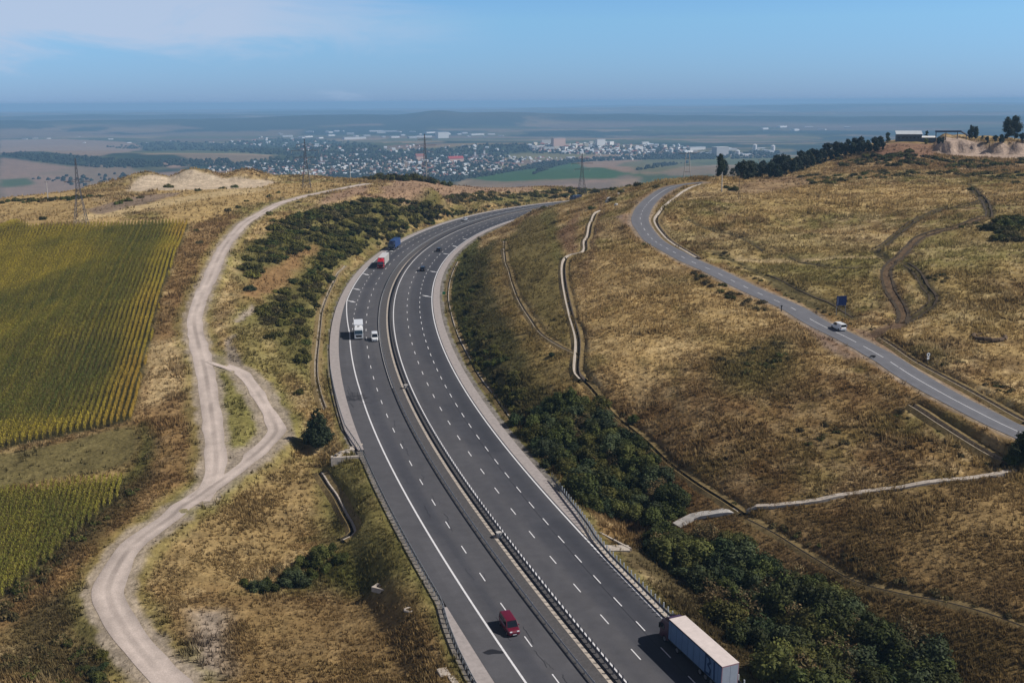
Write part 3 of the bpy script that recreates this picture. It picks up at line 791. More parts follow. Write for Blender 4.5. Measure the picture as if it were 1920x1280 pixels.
# close the sheet towards the viewer's feet so that the ground has no hole under the camera
V = np.stack([X, Y, GZ.ravel()], 1)
extra = np.stack([np.concatenate([RR[0] * .05 * np.sin(AN)]), RR[0] * .05 * np.cos(AN), np.full(NA, -6.0)], 1)
j = np.arange(NA - 1); n0 = len(V)
F2 = np.stack([n0 + j, j, j + 1, n0 + j + 1], 1)
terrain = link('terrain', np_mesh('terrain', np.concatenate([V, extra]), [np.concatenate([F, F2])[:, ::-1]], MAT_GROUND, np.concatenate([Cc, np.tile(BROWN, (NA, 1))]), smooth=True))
tag(terrain, 'dry rolling grassland, fields and the wide valley beyond', kind='structure')
TUFT_G = TUFT.reshape(GX.shape); COL_G = Cc.reshape(GX.shape + (3,))
def grid_c(x, y):
    return np.stack([grid_z(x, y, COL_G[..., k]) for k in range(3)], -1)

# ------------------------------------------------------------------ road building
def ribbon(name, P, zs, width, material, dz=0.0, kind='structure', ncross=2, jit=0.0, col=None, crown=0.0, seed=0):
    """P (n,2), heights, full width"""
    d = np.gradient(P, axis=0); d /= np.hypot(d[:, 0], d[:, 1])[:, None] + 1e-9
    nrm = np.stack([d[:, 1], -d[:, 0]], 1)
    t = np.linspace(-1, 1, ncross); n = len(P)
    hw = np.broadcast_to(np.asarray(width, float) / 2, (n,))
    o = t[None] * hw[:, None]
    if jit:
        a = np.arange(n) * 1.0
        o[:, 0] += jit * (vnoise(a * .35, a * 0, seed) - .5) * 2 + jit * (vnoise(a * .09, a * 0, seed + 5) - .5) * 2
        o[:, -1] += jit * (vnoise(a * .35, a * 0 + 7, seed) - .5) * 2 + jit * (vnoise(a * .09, a * 0, seed + 9) - .5) * 2
    xy = P[:, None] + nrm[:, None] * o[..., None]
    z = np.broadcast_to(np.asarray(zs)[:, None] + dz - crown * t[None]**2, o.shape)
    V = np.concatenate([xy, z[..., None]], -1).reshape(-1, 3)
    ii = np.arange(n - 1)[:, None] * ncross + np.arange(ncross - 1)[None]
    F = np.stack([ii, ii + 1, ii + ncross + 1, ii + ncross], -1).reshape(-1, 4)
    c = None
    if col is not None: c = col(np.arange(n)[:, None] + 0 * o, o).reshape(-1, 3)
    ob = link(name, np_mesh(name, V, F, material, c, smooth=True))
    if kind: tag(ob, kind=kind)
    return ob

def strip(name, s, oL, oR, material, dz, ncross=2, col=None, kind='structure', label=None):
    s = np.asarray(s, float); n = len(s)
    oL = np.broadcast_to(oL, (n,)); oR = np.broadcast_to(oR, (n,))
    t = np.linspace(0, 1, ncross); o = oL[:, None] * (1 - t) + oR[:, None] * t
    V = road_pt(np.broadcast_to(s[:, None], o.shape), o, dz).reshape(-1, 3)
    ii = np.arange(n - 1)[:, None] * ncross + np.arange(ncross - 1)[None]
    F = np.stack([ii, ii + 1, ii + ncross + 1, ii + ncross], -1).reshape(-1, 4)
    c = None if col is None else col(np.broadcast_to(s[:, None], o.shape), o).reshape(-1, 3)
    ob = link(name, np_mesh(name, V, F, material, c, smooth=True))
    tag(ob, label, kind=kind)
    return ob

MAT_ASPHALT = attr_mat('asphalt', .88, .25, layers=((14, .22, (1, 1, 1)), (.5, .10, (1, 1, 1)), (.06, .08, (1, 1, 1))), bump=((30, .2, .02),))
MAT_CONC = mat('gutter_concrete', (.345, .305, .290), .9, noise=.16, nscale=1.2, bump=.2)
MAT_SLAB = mat('median_concrete', (.082, .077, .078), .9, noise=.25, nscale=2.2, bump=.3)
MAT_CONC2 = mat('weathered_concrete', (.46, .40, .34), .9, noise=.28, nscale=1.6, bump=.4)
MAT_CONC3 = mat('pale_concrete', (.50, .47, .44), .85, noise=.15, nscale=2.0, bump=.2)
MAT_CONCD = mat('old_concrete', (.30, .25, .19), .95, noise=.4, nscale=1.3, bump=.5)
MAT_BANK = mat('grassy_bank', (.19, .135, .055), .97, noise=.45, nscale=1.4, bump=.8)
MAT_DITCH = mat('dark_ditch', (.035, .028, .018), .95, noise=.4, nscale=1.0, bump=.4)  # dark channel floor; on narrow inner walls it paints in shade
MAT_PAINT = mat('road_paint', (.72, .71, .72), .6, noise=.22, nscale=5.0)
MAT_PAINTW = mat('worn_paint', (.50, .49, .49), .7, noise=.25, nscale=4.0)
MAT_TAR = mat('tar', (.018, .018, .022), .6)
MAT_STEEL = mat('galvanised_steel', (.36, .37, .385), .5, metal=.55, noise=.15, nscale=2)
MAT_DARKSTEEL = mat('weathered_steel', (.10, .10, .115), .7, metal=.2)
MAT_POSTD = mat('dull_steel', (.085, .085, .10), .75, metal=.1)
MAT_POSTL = mat('pale_post', (.42, .44, .45), .7)
MAT_RUBBER = mat('rubber', (.015, .015, .016), .8)
MAT_GLASS = mat('dark_glass', (.012, .015, .02), .08, spec=.8)

def mw_col(s, o):
    base = np.array([.087, .085, .092])
    def lane(c, w, d): return -d * np.exp(-((o - c) / w)**2)
    v = 1.0 + lane(-5.7, 1.3, .26) + lane(-6.6, .35, .06) + lane(-4.8, .35, .06) + lane(-2.0, 1.2, .08) + lane(6.6, 1.2, .10) + lane(10.9, 1.5, .20) + lane(10.0, .35, .06) + lane(11.8, .35, .06) + lane(14.6, 2.3, .40) + .05 * (np.abs(o) > 50)
    v = v + .10 * (fbm(s, o * 4, 26, 3, 400) - .5) * 2 + .09 * (fbm(s, o * 3, 5, 3, 401) - .5) + np.where(_hash(np.floor(s / 34).astype(np.int64), np.floor((o + 40) / 3.8).astype(np.int64), 9) > .86, .10, 0) + np.where(o < -8, -.02, 0)
    c = base * v[..., None]
    cool = np.clip((1 - v) * 2.0, 0, 1)[..., None]
    return c * (1 - cool * np.array([.10, .04, -.10]))
sA = np.arange(-58, 690, 2.0)
strip('motorway_left_carriageway', sA, np.interp(sA, [-60, 20, 33, 45, 112, 118, 700], [-11.35, -11.35, -11.4, -11.45, -11.5, -11.4, -11.4]), 0.15, MAT_ASPHALT, 0, 32, mw_col)
strip('motorway_right_carriageway', sA, 4.25, 17.25, MAT_ASPHALT, 0, 34, mw_col)
strip('median_pavement', sA, .16, 2.35, MAT_SLAB, .03, 3)
strip('median_gutter', sA, 2.36, 2.95, MAT_CONC2, .05, 3)
strip('median_pavement', sA, 2.96, 4.24, MAT_SLAB, .03, 2)
sG = np.arange(110, 690, 2.0)
strip('gutter', sG, np.interp(sG, [110, 113, 120, 190, 300, 690], [-12.6, -13.4, -13.8, -13.9, -13.6, -13.3]), -11.41, MAT_CONC, .02, 4)
sG = np.arange(-58, 46, 2.0)
strip('gutter', sG, np.interp(sG, [-60, 26, 33, 40, 46], [-14.1, -13.75, -13.3, -12.5, -11.7]), np.interp(sG, [-60, 33, 46], [-11.36, -11.42, -11.46]), MAT_CONC, .02, 4)
sG = np.arange(62, 690, 2.0)
strip('gutter', sG, 17.26, np.interp(sG, [60, 64, 70, 690], [17.8, 18.6, 19.5, 19.4]), MAT_CONC, .02, 4)
sG = np.arange(-58, 64, 2.0)
strip('gutter', sG, 17.26, np.interp(sG, [-60, 50, 58, 64], [18.3, 18.2, 17.9, 18.6]), MAT_CONC2, .02, 3)
# markings, as painted sheets on the asphalt
def solid(s, o, wd, material=MAT_PAINT):
    o = np.broadcast_to(o, (len(s),)); strip('lane_marking', s, o - wd / 2, o + wd / 2, material, .006)
s_ = np.arange(-58, 250, 1.5)
solid(s_, np.interp(s_, [-60, 150, 205, 249], [-7.55, -7.72, -8.35, -11.1]), .30)
s_ = np.arange(249, 690, 2.0)
solid(s_, np.full(len(s_), -11.12), .30)
s_ = np.arange(-58, 690, 2.0); solid(s_, np.full(len(s_), 4.58), .26)
s_ = np.arange(-58, 690, 2.0); solid(s_, np.interp(s_, [-60, 20, 60, 690], [16.75, 16.85, 16.85, 16.9]), .28)
s_ = np.arange(150, 690, 2.0); solid(s_, np.full(len(s_), 2.02 - 1.9), .18, MAT_PAINTW)
def dashes(o, s0, s1, cyc, ln, wd, phase, material=MAT_PAINT):
    mb = MB()
    k = math.ceil((s0 - phase) / cyc)
    while phase + k * cyc < s1:
        c = phase + k * cyc
        a = road_pt([c - ln / 2, c - ln / 2, c + ln / 2, c + ln / 2], [o - wd / 2, o + wd / 2, o + wd / 2, o - wd / 2], .006)
        mb.add(a, [(0, 1, 2, 3)]); k += 1
    tag(mb.build('lane_marking', material), kind='structure')
dashes(-3.64, -58, 640, 9.85, 2.8, .17, 21.5)
dashes(-7.6, 205, 640, 6.6, 2.0, .16, 223.5)
dashes(8.85, -58, 640, 9.85, 2.8, .17, 62.8)
dashes(12.85, -58, 640, 7.42, 2.8, .17, 66.9)
# merge arrows
mb = MB()
def arrow(s_a, o_a, s_b, o_b):
    A = np.array([s_a, o_a]); B = np.array([s_b, o_b]); d = B - A; Ld = np.hypot(*d); d /= Ld; nn = np.array([-d[1], d[0]])
    pts = [A + nn * .22, A - nn * .22, A + d * Ld * .45 - nn * .24, A + d * Ld * .45 + nn * .24]
    hd = [A + d * Ld * .45 + nn * .62, A + d * Ld * .45 - nn * .62, A + d * Ld * .75 - nn * .36, A + d * Ld * .75 + nn * .36]
    hd2 = [A + d * Ld * .75 + nn * .36, A + d * Ld * .75 - nn * .36, B - nn * .03, B + nn * .03]
    for q in (pts, hd, hd2):
        q = np.array(q); V = road_pt(q[:, 0], q[:, 1], .007)
        nz_ = np.cross(V[1] - V[0], V[2] - V[0])[2]
        mb.add(V if nz_ > 0 else V[::-1], [(0, 1, 2, 3)])
for a in ((297.5, -11.1, 293.4, -7.9), (269.5, -11.0, 266.5, -8.0), (249.9, -11.0, 246.5, -8.0), (352, -11.0, 348, -8.0)): arrow(*a)
for a in ((299.1, 16.8, 301.8, 13.8), (252.8, 16.8, 256.1, 13.5), (341.5, 16.8, 344, 13.7), (362.4, 16.8, 366.1, 13.9), (385.8, 16.7, 388, 13.9)): arrow(*a)
tag(mb.build('lane_arrow', MAT_PAINT), kind='structure')
# sealed joint along the outer dashes, cracks, dark patches
s_ = np.arange(-58, 300, 1.2)
jo = 12.62 + .18 * (vnoise(s_ * .12, s_ * 0, 5) - .5)
strip('sealed_joint', s_, jo - .05, jo + .05, MAT_TAR, .004)
def cracks(o0, s0, s1, n, seed):
    g = np.random.default_rng(seed); mb = MB()
    for _ in range(n):
        s = g.uniform(s0, s1); o = o0 + g.normal(0, .35); L_ = g.uniform(1.5, 5)
        ss = np.linspace(s, s + L_, 9); oo = o + np.cumsum(g.normal(0, .09, 9)); wd = g.uniform(.025, .06)
        V = np.concatenate([road_pt(ss, oo - wd, .0045), road_pt(ss, oo + wd, .0045)]); k = np.arange(8)
        mb.add(V, np.stack([k, k + 9, k + 10, k + 1], 1))
    tag(mb.build('asphalt_crack', MAT_TAR), kind='structure')
cracks(-3.2, -20, 130, 22, 3); cracks(-5.6, 20, 160, 8, 4)
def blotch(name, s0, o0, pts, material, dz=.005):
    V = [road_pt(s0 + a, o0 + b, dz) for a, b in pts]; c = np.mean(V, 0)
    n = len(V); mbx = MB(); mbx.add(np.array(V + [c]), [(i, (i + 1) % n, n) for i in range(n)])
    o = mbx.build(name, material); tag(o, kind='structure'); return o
g = np.random.default_rng(8)
t = np.linspace(0, 2 * pi, 26, endpoint=False)
blotch('dark_patch', 30.4, -9.1, [(-.62 * math.sin(a) * (1 + .3 * math.sin(3 * a)) - .28 * math.cos(a), 1.35 * math.cos(a) * (1 + .12 * math.sin(2 * a))) for a in t][::-1], MAT_TAR)  # flat dark oval on the shoulder of the left carriageway
mb = MB()
for _ in range(46):      # tangle of tyre marks on the hard shoulder
    s = 144.5 + g.normal(0, 1.6); o = -10.0 + g.uniform(-2.6, 1.6); L_ = g.uniform(.8, 3.2); wd = g.uniform(.05, .16)
    ss = np.linspace(0, 1, 7); a = g.normal(0, .6); d_o = L_ * ss; d_s = a * ss + g.normal(0, .5) * ss**2
    V = np.concatenate([road_pt(s + d_s - wd, o + d_o, .005 + .0002 * _), road_pt(s + d_s + wd, o + d_o, .005 + .0002 * _)]); k = np.arange(6)
    mb.add(V[:, :], np.stack([k + 1, k + 8, k + 7, k], 1)[:, ::-1])
for _ in range(7):
    s = 138 + g.uniform(-6, 18); o = -9.6 + g.normal(0, .9); L_ = g.uniform(3, 8)
    ss = np.linspace(s, s + L_, 12); oo = o + np.cumsum(g.normal(0, .07, 12)); wd = g.uniform(.04, .1)
    V = np.concatenate([road_pt(ss, oo - wd, .016), road_pt(ss, oo + wd, .016)]); k = np.arange(11)
    mb.add(V, np.stack([k, k + 12, k + 13, k + 1], 1))
tag(mb.build('tyre_mark', mat('tyre_black', (.030, .029, .034), .8)), kind='structure')

# country road
def cr_col(i, o):
    base = np.array([.150, .150, .165])
    v = 1 - .10 * np.exp(-((np.abs(o) - 1.6) / .9)**2) + .10 * (fbm(i * 2.0, o * 3, 18, 3, 420) - .5) * 2
    return base * v[..., None]
ribbon('country_road', CR, CRZ, 6.3, MAT_ASPHALT, .015, ncross=14, jit=.10, col=cr_col, seed=3)
crd = np.concatenate([[0], np.cumsum(np.hypot(*np.diff(CR, axis=0).T))])
def cr_pt(s, o, dz=.02):
    P = np.stack([np.interp(s, crd, CR[:, 0]), np.interp(s, crd, CR[:, 1])], -1); z = np.interp(s, crd, CRZ)
    s2 = np.asarray(s) + .5; Q = np.stack([np.interp(s2, crd, CR[:, 0]), np.interp(s2, crd, CR[:, 1])], -1); d = Q - P; d /= np.linalg.norm(d, axis=-1, keepdims=True) + 1e-9
    n_ = np.stack([d[..., 1], -d[..., 0]], -1)
    return np.concatenate([P + n_ * np.asarray(o)[..., None], np.asarray(z + dz)[..., None]], -1)
def cr_s(px, py):
    q = ground(px, py)[0]; _, a, _ = dist_poly(q[:1], q[1:2], CR); return float(a[0])
mb = MB()
def cr_dash(a, b, wd=.14):
    ss = np.linspace(a, b, max(2, int((b - a) / 2) + 1)); V = np.concatenate([cr_pt(ss, -wd / 2 + 0 * ss, .021), cr_pt(ss, wd / 2 + 0 * ss, .021)]); k = np.arange(len(ss) - 1); n = len(ss)
    mb.add(V, np.stack([k, k + n, k + n + 1, k + 1], 1))
sa, sb, sc_, sd_, se = cr_s(1280, 345), cr_s(1212, 405), cr_s(1204, 428), cr_s(1536, 597), cr_s(1682, 690)
cr_dash(sa, cr_s(1226, 378))
s = cr_s(1226, 378) + 2
while s < sd_ - 3:
    cr_dash(s, s + 2.6); s += 7.6
s = sd_
while s < se - 3:
    cr_dash(s, min(s + 9.0, se - .5)); s += 12.2
cr_dash(se, crd[-1] - 1)
tag(mb.build('lane_marking', MAT_PAINT), kind='structure')

# dirt tracks
def tr_col(i, o):
    v = 1 + .14 * (np.exp(-((np.abs(o) - .85) / .45)**2)) - .22 * np.exp(-(o / .40)**2) * (fbm(i * 1.5, o * 0, 12, 2, 431) > .42) + .26 * (fbm(i * 1.5, o * 5, 9, 3, 430) - .5) * 2 - .18 * sstep(1.5, 2.6, np.abs(o))
    return np.array([.465, .39, .345]) * v[..., None]
MAT_DIRT = attr_mat('dirt', .97, .05, layers=((4.0, .14, (1, 1, 1)), (.4, .12, (1, 1, 1))), bump=((6, .5, .08),))
trw = np.interp(np.arange(len(TR)) * 1.5, [0, dist_poly(*[np.array([v]) for v in ground(515, 812)[0][:2]], TR)[1][0], 1e3 if False else dist_poly(*[np.array([v]) for v in ground(505, 775)[0][:2]], TR)[1][0]], [4.6, 4.0, 3.1])
ribbon('dirt_track', TR, TRZ, trw, MAT_DIRT, .02, ncross=10, jit=.26, col=tr_col, seed=21)
ribbon('dirt_track', TR2, TR2Z, 4.4, MAT_DIRT, -.015, ncross=10, jit=.26, col=tr_col, seed=31)

# wheel ruts pressed into the right-hand hill
MAT_RUT = mat('rut_soil', (.060, .042, .024), .97, noise=.35, nscale=1.2, bump=.5)
def rut(pts, off, wd_=.55, seed=1):
    P_ = path_px(pts, 1.2); d = np.gradient(P_, axis=0); d /= np.hypot(d[:, 0], d[:, 1])[:, None] + 1e-9
    wv = .25 * (vnoise(np.arange(len(P_)) * .08, np.zeros(len(P_)), seed) - .5)
    P_ = P_ + np.stack([d[:, 1], -d[:, 0]], 1) * (off + wv)[:, None]
    ribbon('wheel_rut', P_, gz(P_[:, 0], P_[:, 1]), wd_, MAT_RUT, .10, ncross=3, jit=.14, seed=seed)
def gz(x, y): return grid_z(x, y)
RUTS = [[(1640,470),(1672,447),(1712,416),(1752,397),(1800,387),(1832,380),(1843,373)], [(1812,349),(1830,361),(1844,374),(1853,393),(1854,409)],
        [(1852,408),(1800,424),(1756,434),(1715,452),(1692,476),(1672,494),(1662,512),(1668,540),(1684,566),(1694,590),(1690,606)],
        [(1696,494),(1722,514),(1735,539),(1750,558),(1743,574),(1717,594),(1695,607)]]
for i_, p_ in enumerate(RUTS):
    wq = .6 if i_ != 2 else .8
    rut(p_, -.9 if i_ != 2 else -1.15, wq, 2 * i_ + 1); rut(p_, .9 if i_ != 2 else 1.15, wq, 2 * i_ + 2)
for i_, p_ in enumerate(([(1290,412),(1340,434),(1400,452),(1430,472)], [(1480,482),(1560,502),(1640,501)], [(1440,515),(1500,545),(1560,570),(1600,596)])): rut(p_, 0, .5, 31 + i_)

# ------------------------------------------------------------------ concrete drains and small structures
def drain(P, z, wd, name, label, material, wall=.14, floor_mat=None, grp=None, wall_r=None):
    """open U-shaped channel: two side walls and a floor in one run"""
    d = np.gradient(P, axis=0); d /= np.hypot(d[:, 0], d[:, 1])[:, None] + 1e-9
    nr = np.stack([d[:, 1], -d[:, 0]], 1); n = len(P)
    wr = wall if wall_r is None else wall_r
    lo = -(wd * .55 + .25)
    prof = [(-wd / 2 - wall - 1.1, lo), (-wd / 2 - wall - .05, .05), (-wd / 2 - wall, .03), (-wd / 2, .03), (-wd * .36, -wd * .5), (wd * .36, -wd * .5), (wd / 2, .03), (wd / 2 + wr, .03), (wd / 2 + wr + .05, .05), (wd / 2 + wr + 1.1, lo)]
    V = np.stack([np.concatenate([P + nr * a, (z + b)[:, None]], 1) for a, b in prof], 1)
    for e_ in (0, -1):      # the earth banks run out into the real ground
        V[:, e_, 2] = grid_z(V[:, e_, 0], V[:, e_, 1]) - .12
    V = V.reshape(-1, 3)
    k = len(prof); ii = np.arange(n - 1)[:, None] * k + np.arange(k - 1)[None]
    F = np.stack([ii, ii + 1, ii + k + 1, ii + k], -1).reshape(-1, 4)
    mi = np.tile([2, 2, 0 if wall >= .15 else 2, 0, 1, 0 if wr >= .15 else 1, 0 if wr >= .15 else 2, 2, 2], n - 1)  # narrow right side: inner wall gets the dark floor material as painted shade
    o = link(name, np_mesh(name, V, F, [material, floor_mat or MAT_DITCH, MAT_BANK], None, mi))
    return tag(o, label, 'drain', grp)
drain(*DP['berm'], 'drainage_channel', 'narrow drain curving down the bench of the right cut slope', MAT_CONCD, .05, None, None, .2)
drain(*DP['main_up'], 'drainage_channel', 'stepped concrete drain climbing the golden hill beside the cut slope', MAT_CONC2, .10, None, None, .42)
drain(*DP['main_low'], 'drainage_channel', 'dark overgrown drain below the golden hill, running to the pale concrete wall', MAT_DITCH)
drain(*DP['slope'], 'drainage_channel', 'stone-lined drain along the foot of the scrubby left slope', MAT_CONCD, .2, MAT_CONCD, None, .12)
drain(*DP['dots'], 'drainage_channel', 'pale kerbed drain in the green strip beside the right carriageway', MAT_CONC2, .2, None, None, .05)
drain(*DP['lower'], 'drainage_channel', 'narrow dry drain crossing the brown slope at lower right', MAT_CONCD, .1, None, None, .03)
drain(*DP['culvert'], 'drainage_channel', 'bent concrete drain between the lone tree and the culvert below the track', MAT_CONC2, .28, None, None, .10)
drain(*DP['road_left'], 'drainage_channel', 'deep shaded drain below the country road, ending at a green bush', MAT_CONCD, .06, None, None, .22)
drain(*DP['road_right'], 'drainage_channel', 'kerbed drain on the uphill side of the country road', MAT_CONCD, .05, None, None, .2)
drain(*DP['bend'], 'drainage_channel', 'broad pale concrete drain round the bend of the country road', MAT_CONC2, .12, None, None, .6)

def wall_run(pts, name, label, h, th, material):
    P = path_px(pts, 1.5); z = gz(P[:, 0], P[:, 1]); d = np.gradient(P, axis=0); d /= np.hypot(d[:, 0], d[:, 1])[:, None] + 1e-9
    nr = np.stack([d[:, 1], -d[:, 0]], 1); n = len(P)
    a = .12 * (vnoise(np.arange(n) * .6, np.zeros(n), 9) - .5)
    prof = [(-th / 2, -.6), (-th / 2, h), (th / 2, h), (th / 2, -.6)]
    V = np.stack([np.concatenate([P + nr * u, (z + v + (a if v > 0 else 0))[:, None]], 1) for u, v in prof], 1).reshape(-1, 3)
    ii = np.arange(n - 1)[:, None] * 4 + np.arange(3)[None]
    F = np.stack([ii, ii + 1, ii + 5, ii + 4], -1).reshape(-1, 4)
    cap = np.array([[0, 1, 2, 3], [4 * n - 1, 4 * n - 2, 4 * n - 3, 4 * n - 4]])
    o = link(name, np_mesh(name, V, [F, cap], material)); return tag(o, label, 'wall')
wall_run([(1400,957),(1460,948),(1540,938),(1640,921),(1700,913),(1800,900),(1870,890),(1902,881)], 'concrete_spillway', 'long pale concrete spillway crossing the brown slope towards the country road', .35, 1.25, MAT_CONC2)
wall_run([(1268,986),(1290,974),(1310,966),(1345,961),(1384,960)], 'concrete_spillway', 'short pale concrete apron between the two dark thickets', .3, 2.3, MAT_CONC3)
def wpt(px, py): return Vector(ground(px, py)[0])
def wnear(px, py, lim=1000):
    for k in range(14):
        q = ground(px, py + 2.5 * k)[0]
        if q[1] < lim: break
    return Vector(q)
q = wpt(648, 862)
mb = MB(); mb.box((-2.4, -.3, -1), (2.6, .3, .75)); mb.box((-2.9, -.5, -1), (-2.42, .5, .95))
hw_ = empty('culvert_headwall', q, (0, 0, .18)); tag(hw_, 'grey concrete culvert headwall below the lone tree', 'culvert')
mb.build('headwall', MAT_CONC2, hw_, bevel=.04)
mb = MB(); mb.hexa([(-2.2, .35, -.4), (-1.6, .35, -.4), (.2, 3.9, -.3), (-.35, 4.1, -.3), (-2.2, .35, .35), (-1.6, .35, .35), (.2, 3.9, .5), (-.35, 4.1, .5)]); mb.build('wing_wall', MAT_CONC2, hw_)
g = np.random.default_rng(5)
for i in range(11):
    t_ = i / 10; q = wpt(632 + 44 * t_ + g.normal(0, 2), 857 - 23 * t_ + g.normal(0, 2.5))
    a = g.uniform(.5, 1.1); b = g.uniform(.35, .8); h = g.uniform(.25, .5)
    mb = MB(); k = 9; an = np.linspace(0, 2 * pi, k, endpoint=False)
    rr = g.uniform(.75, 1.2, k)
    mb.loft([np.stack([a * rr * np.cos(an), b * rr * np.sin(an), np.full(k, -.2)], 1), np.stack([a * rr * np.cos(an), b * rr * np.sin(an), h * .7 * g.uniform(.8, 1.2, k)], 1), np.stack([a * rr * np.cos(an) * .6, b * rr * np.sin(an) * .6, h * g.uniform(.9, 1.2, k)], 1)])
    o = mb.build('stone_block', MAT_CONC2); o.location = q; o.rotation_euler = (0, 0, g.uniform(0, 3)); tag(o, 'pale stone block in the row from the headwall up to the left guardrail', 'stone', 'stone blocks by the headwall')
q = wpt(716, 1107)
mb = MB(); mb.box((-1.9, -.16, -.5), (1.9, .16, .32)); mb.box((-1.9, .17, -.5), (-1.55, 1.5, .28)); mb.box((1.55, .17, -.5), (1.9, 1.5, .28)); mb.box((-1.5, 1.2, -.5), (1.5, 1.5, .22))
o = mb.build('culvert_inlet', MAT_CONC2); o.location = q; o.rotation_euler = (0, 0, -.5); tag(o, 'open concrete culvert inlet in the green grass left of the motorway', 'culvert')
q = wpt(1158, 1028)
mb = MB(); mb.box((-2.6, -1.1, -.8), (1.9, 1.1, .16)); mb.hexa([(1.9, -.3, -.8), (2.3, -.3, -.8), (-2.2, 6.2, -.6), (-2.6, 6.2, -.6), (1.9, -.3, .22), (2.3, -.3, .22), (-2.2, 6.2, .3), (-2.6, 6.2, .3)])
o = mb.build('concrete_apron', MAT_CONC2); o.location = q; tag(o, 'pale concrete apron behind the right guardrail between the thickets', 'culvert')
for px, py, lab in ((768, 1143, 'low pale stone ring in the grass beside the left guardrail'), (1855, 633, 'ring of earth and stones on the grassy hill right of the country road')):
    q = wpt(px, py); mb = MB(); an = np.linspace(0, 2 * pi, 15)[:-1]; rad = .75 if px < 1000 else 3.4
    for i, a in enumerate(an):
        r_ = rad * g.uniform(.9, 1.1); b = an[(i + 1) % 14]; s_ = .16 if px < 1000 else .5
        mb.tube((r_ * math.cos(a), r_ * .8 * math.sin(a), g.uniform(0, .5) * s_), (rad * math.cos(b), rad * .8 * math.sin(b), g.uniform(0, .5) * s_), s_, n=7)
    o = mb.build('stone_ring', MAT_CONC2 if px < 1000 else mat('earth', (.12, .08, .05), .95, noise=.3, bump=.5)); o.location = q; tag(o, lab, 'stone ring')
q = wpt(832, 1262); mb = MB(); mb.box((-.7, -1.0, -.5), (.7, 1.0, .3)); mb.box((-.4, 1.0, -.5), (.5, 1.3, .2)); mb.box((.2, -3.6, -.6), (1.1, -1.02, .18))
o = mb.build('drain_outlet', MAT_CONC2, bevel=.08); o.location = q; o.rotation_euler = (0, 0, .35); tag(o, 'weathered concrete drain outlet at the bottom edge, left of the guardrail', 'culvert')

# ------------------------------------------------------------------ guardrails
def rail(name, label, s0, s1, ofn, sp, post_h, beam_z=.62, beam_side=-1, cap=100, s_near=12, m_post=None, m_beam=None, bh=1.0):
    mid = .5 * (s0 + s1)
    root = empty(name, Vector(road_pt(s0, float(ofn(s0)), 0))); tag(root, label, 'guardrail')
    base = Vector(root.location)
    s = np.arange(s0, s1 + .1, 2.0); o = ofn(s); n = len(s)
    prof = [(0, -.16), (.045, -.11), (.045, -.05), (0, 0), (.045, .05), (.045, .11), (0, .16), (-.03, .16), (-.03, -.16)]
    V = np.stack([road_pt(s, o + beam_side * (a + .09), beam_z + b * bh) for a, b in prof], 1) - np.array(base)
    k = len(prof); i0 = np.arange(n - 1)[:, None] * k + np.arange(k)[None]; i1 = np.arange(n - 1)[:, None] * k + (np.arange(k)[None] + 1) % k
    F = np.stack([i0, i1, i1 + k, i0 + k], -1).reshape(-1, 4)
    link('rail_beam', np_mesh('rail_beam', V.reshape(-1, 3), F, m_beam or MAT_STEEL), root)
    ps = np.arange(s0 + .3, s1, sp); ps = ps[np.argsort(np.abs(ps - s_near))]
    pm = MB(); pm.box((-.075, -.085, -.35), (.075, .085, post_h)); pmesh = pm.mesh('post', m_post or MAT_STEEL)
    for q in ps[:cap]:
        p = Vector(road_pt(q, float(ofn(q)), 0)) - base
        link('post', pmesh, root, p, (0, 0, -float(np.interp(q, SS, MT))))
    if len(ps) > cap:
        mb = MB()
        for q in ps[cap:]:
            p = Vector(road_pt(q, float(ofn(q)), 0)) - base
            mb.box((p.x - .055, p.y - .075, p.z - .35), (p.x + .03, p.y + .075, p.z + post_h))
        tag(mb.build('posts', m_post or MAT_STEEL, root), kind='stuff')
    return root
of_med = lambda s: np.interp(s, [-60, 700], [3.85, 3.85])
rail('median_guardrail', 'tall-posted steel guardrail along the right side of the median', -56, 640, of_med, 1.33, 1.45, .66, -1, m_post=MAT_POSTD, m_beam=MAT_POSTD, bh=1.7)
rail('median_guardrail', 'low steel guardrail along the left side of the median', -56, 640, lambda s: np.interp(s, [-60, 700], [.42, .42]), 2.66, .6, .48)
of_left = lambda s: np.interp(s, [-60, 15, 25, 32, 39, 45, 104, 111, 124, 170], [-14.25, -14.15, -14.0, -13.6, -12.9, -11.95, -11.95, -12.3, -13.6, -14.0])
rail('roadside_guardrail', 'steel guardrail along the outer edge of the left carriageway', -56, 170, of_left, 1.33, .74, beam_side=1)
of_right = lambda s: np.interp(s, [-60, 50, 57, 62, 68, 84], [17.75, 17.75, 18.1, 18.8, 19.3, 20.2])
rail('roadside_guardrail', 'tall-posted steel guardrail along the outer edge of the right carriageway', -56, 84, of_right, 1.33, 1.6, .66, -1, m_post=MAT_POSTL, m_beam=MAT_POSTD, bh=1.5)
for s_, lab in ((63.5, 'small dark marker box on the median guardrail above the red car'), (149, 'small dark marker box on the median guardrail near the bend')):
    p = road_pt(s_, 3.3, 0); mb = MB(); mb.box((-.35, -.5, 0), (.35, .5, .9)); mb.box((-.6, -.55, .9), (.3, .2, 1.0))
    o = mb.build('marker_box', MAT_CONC3); o.location = p; o.rotation_euler = (0, 0, .35); tag(o, lab, 'box')

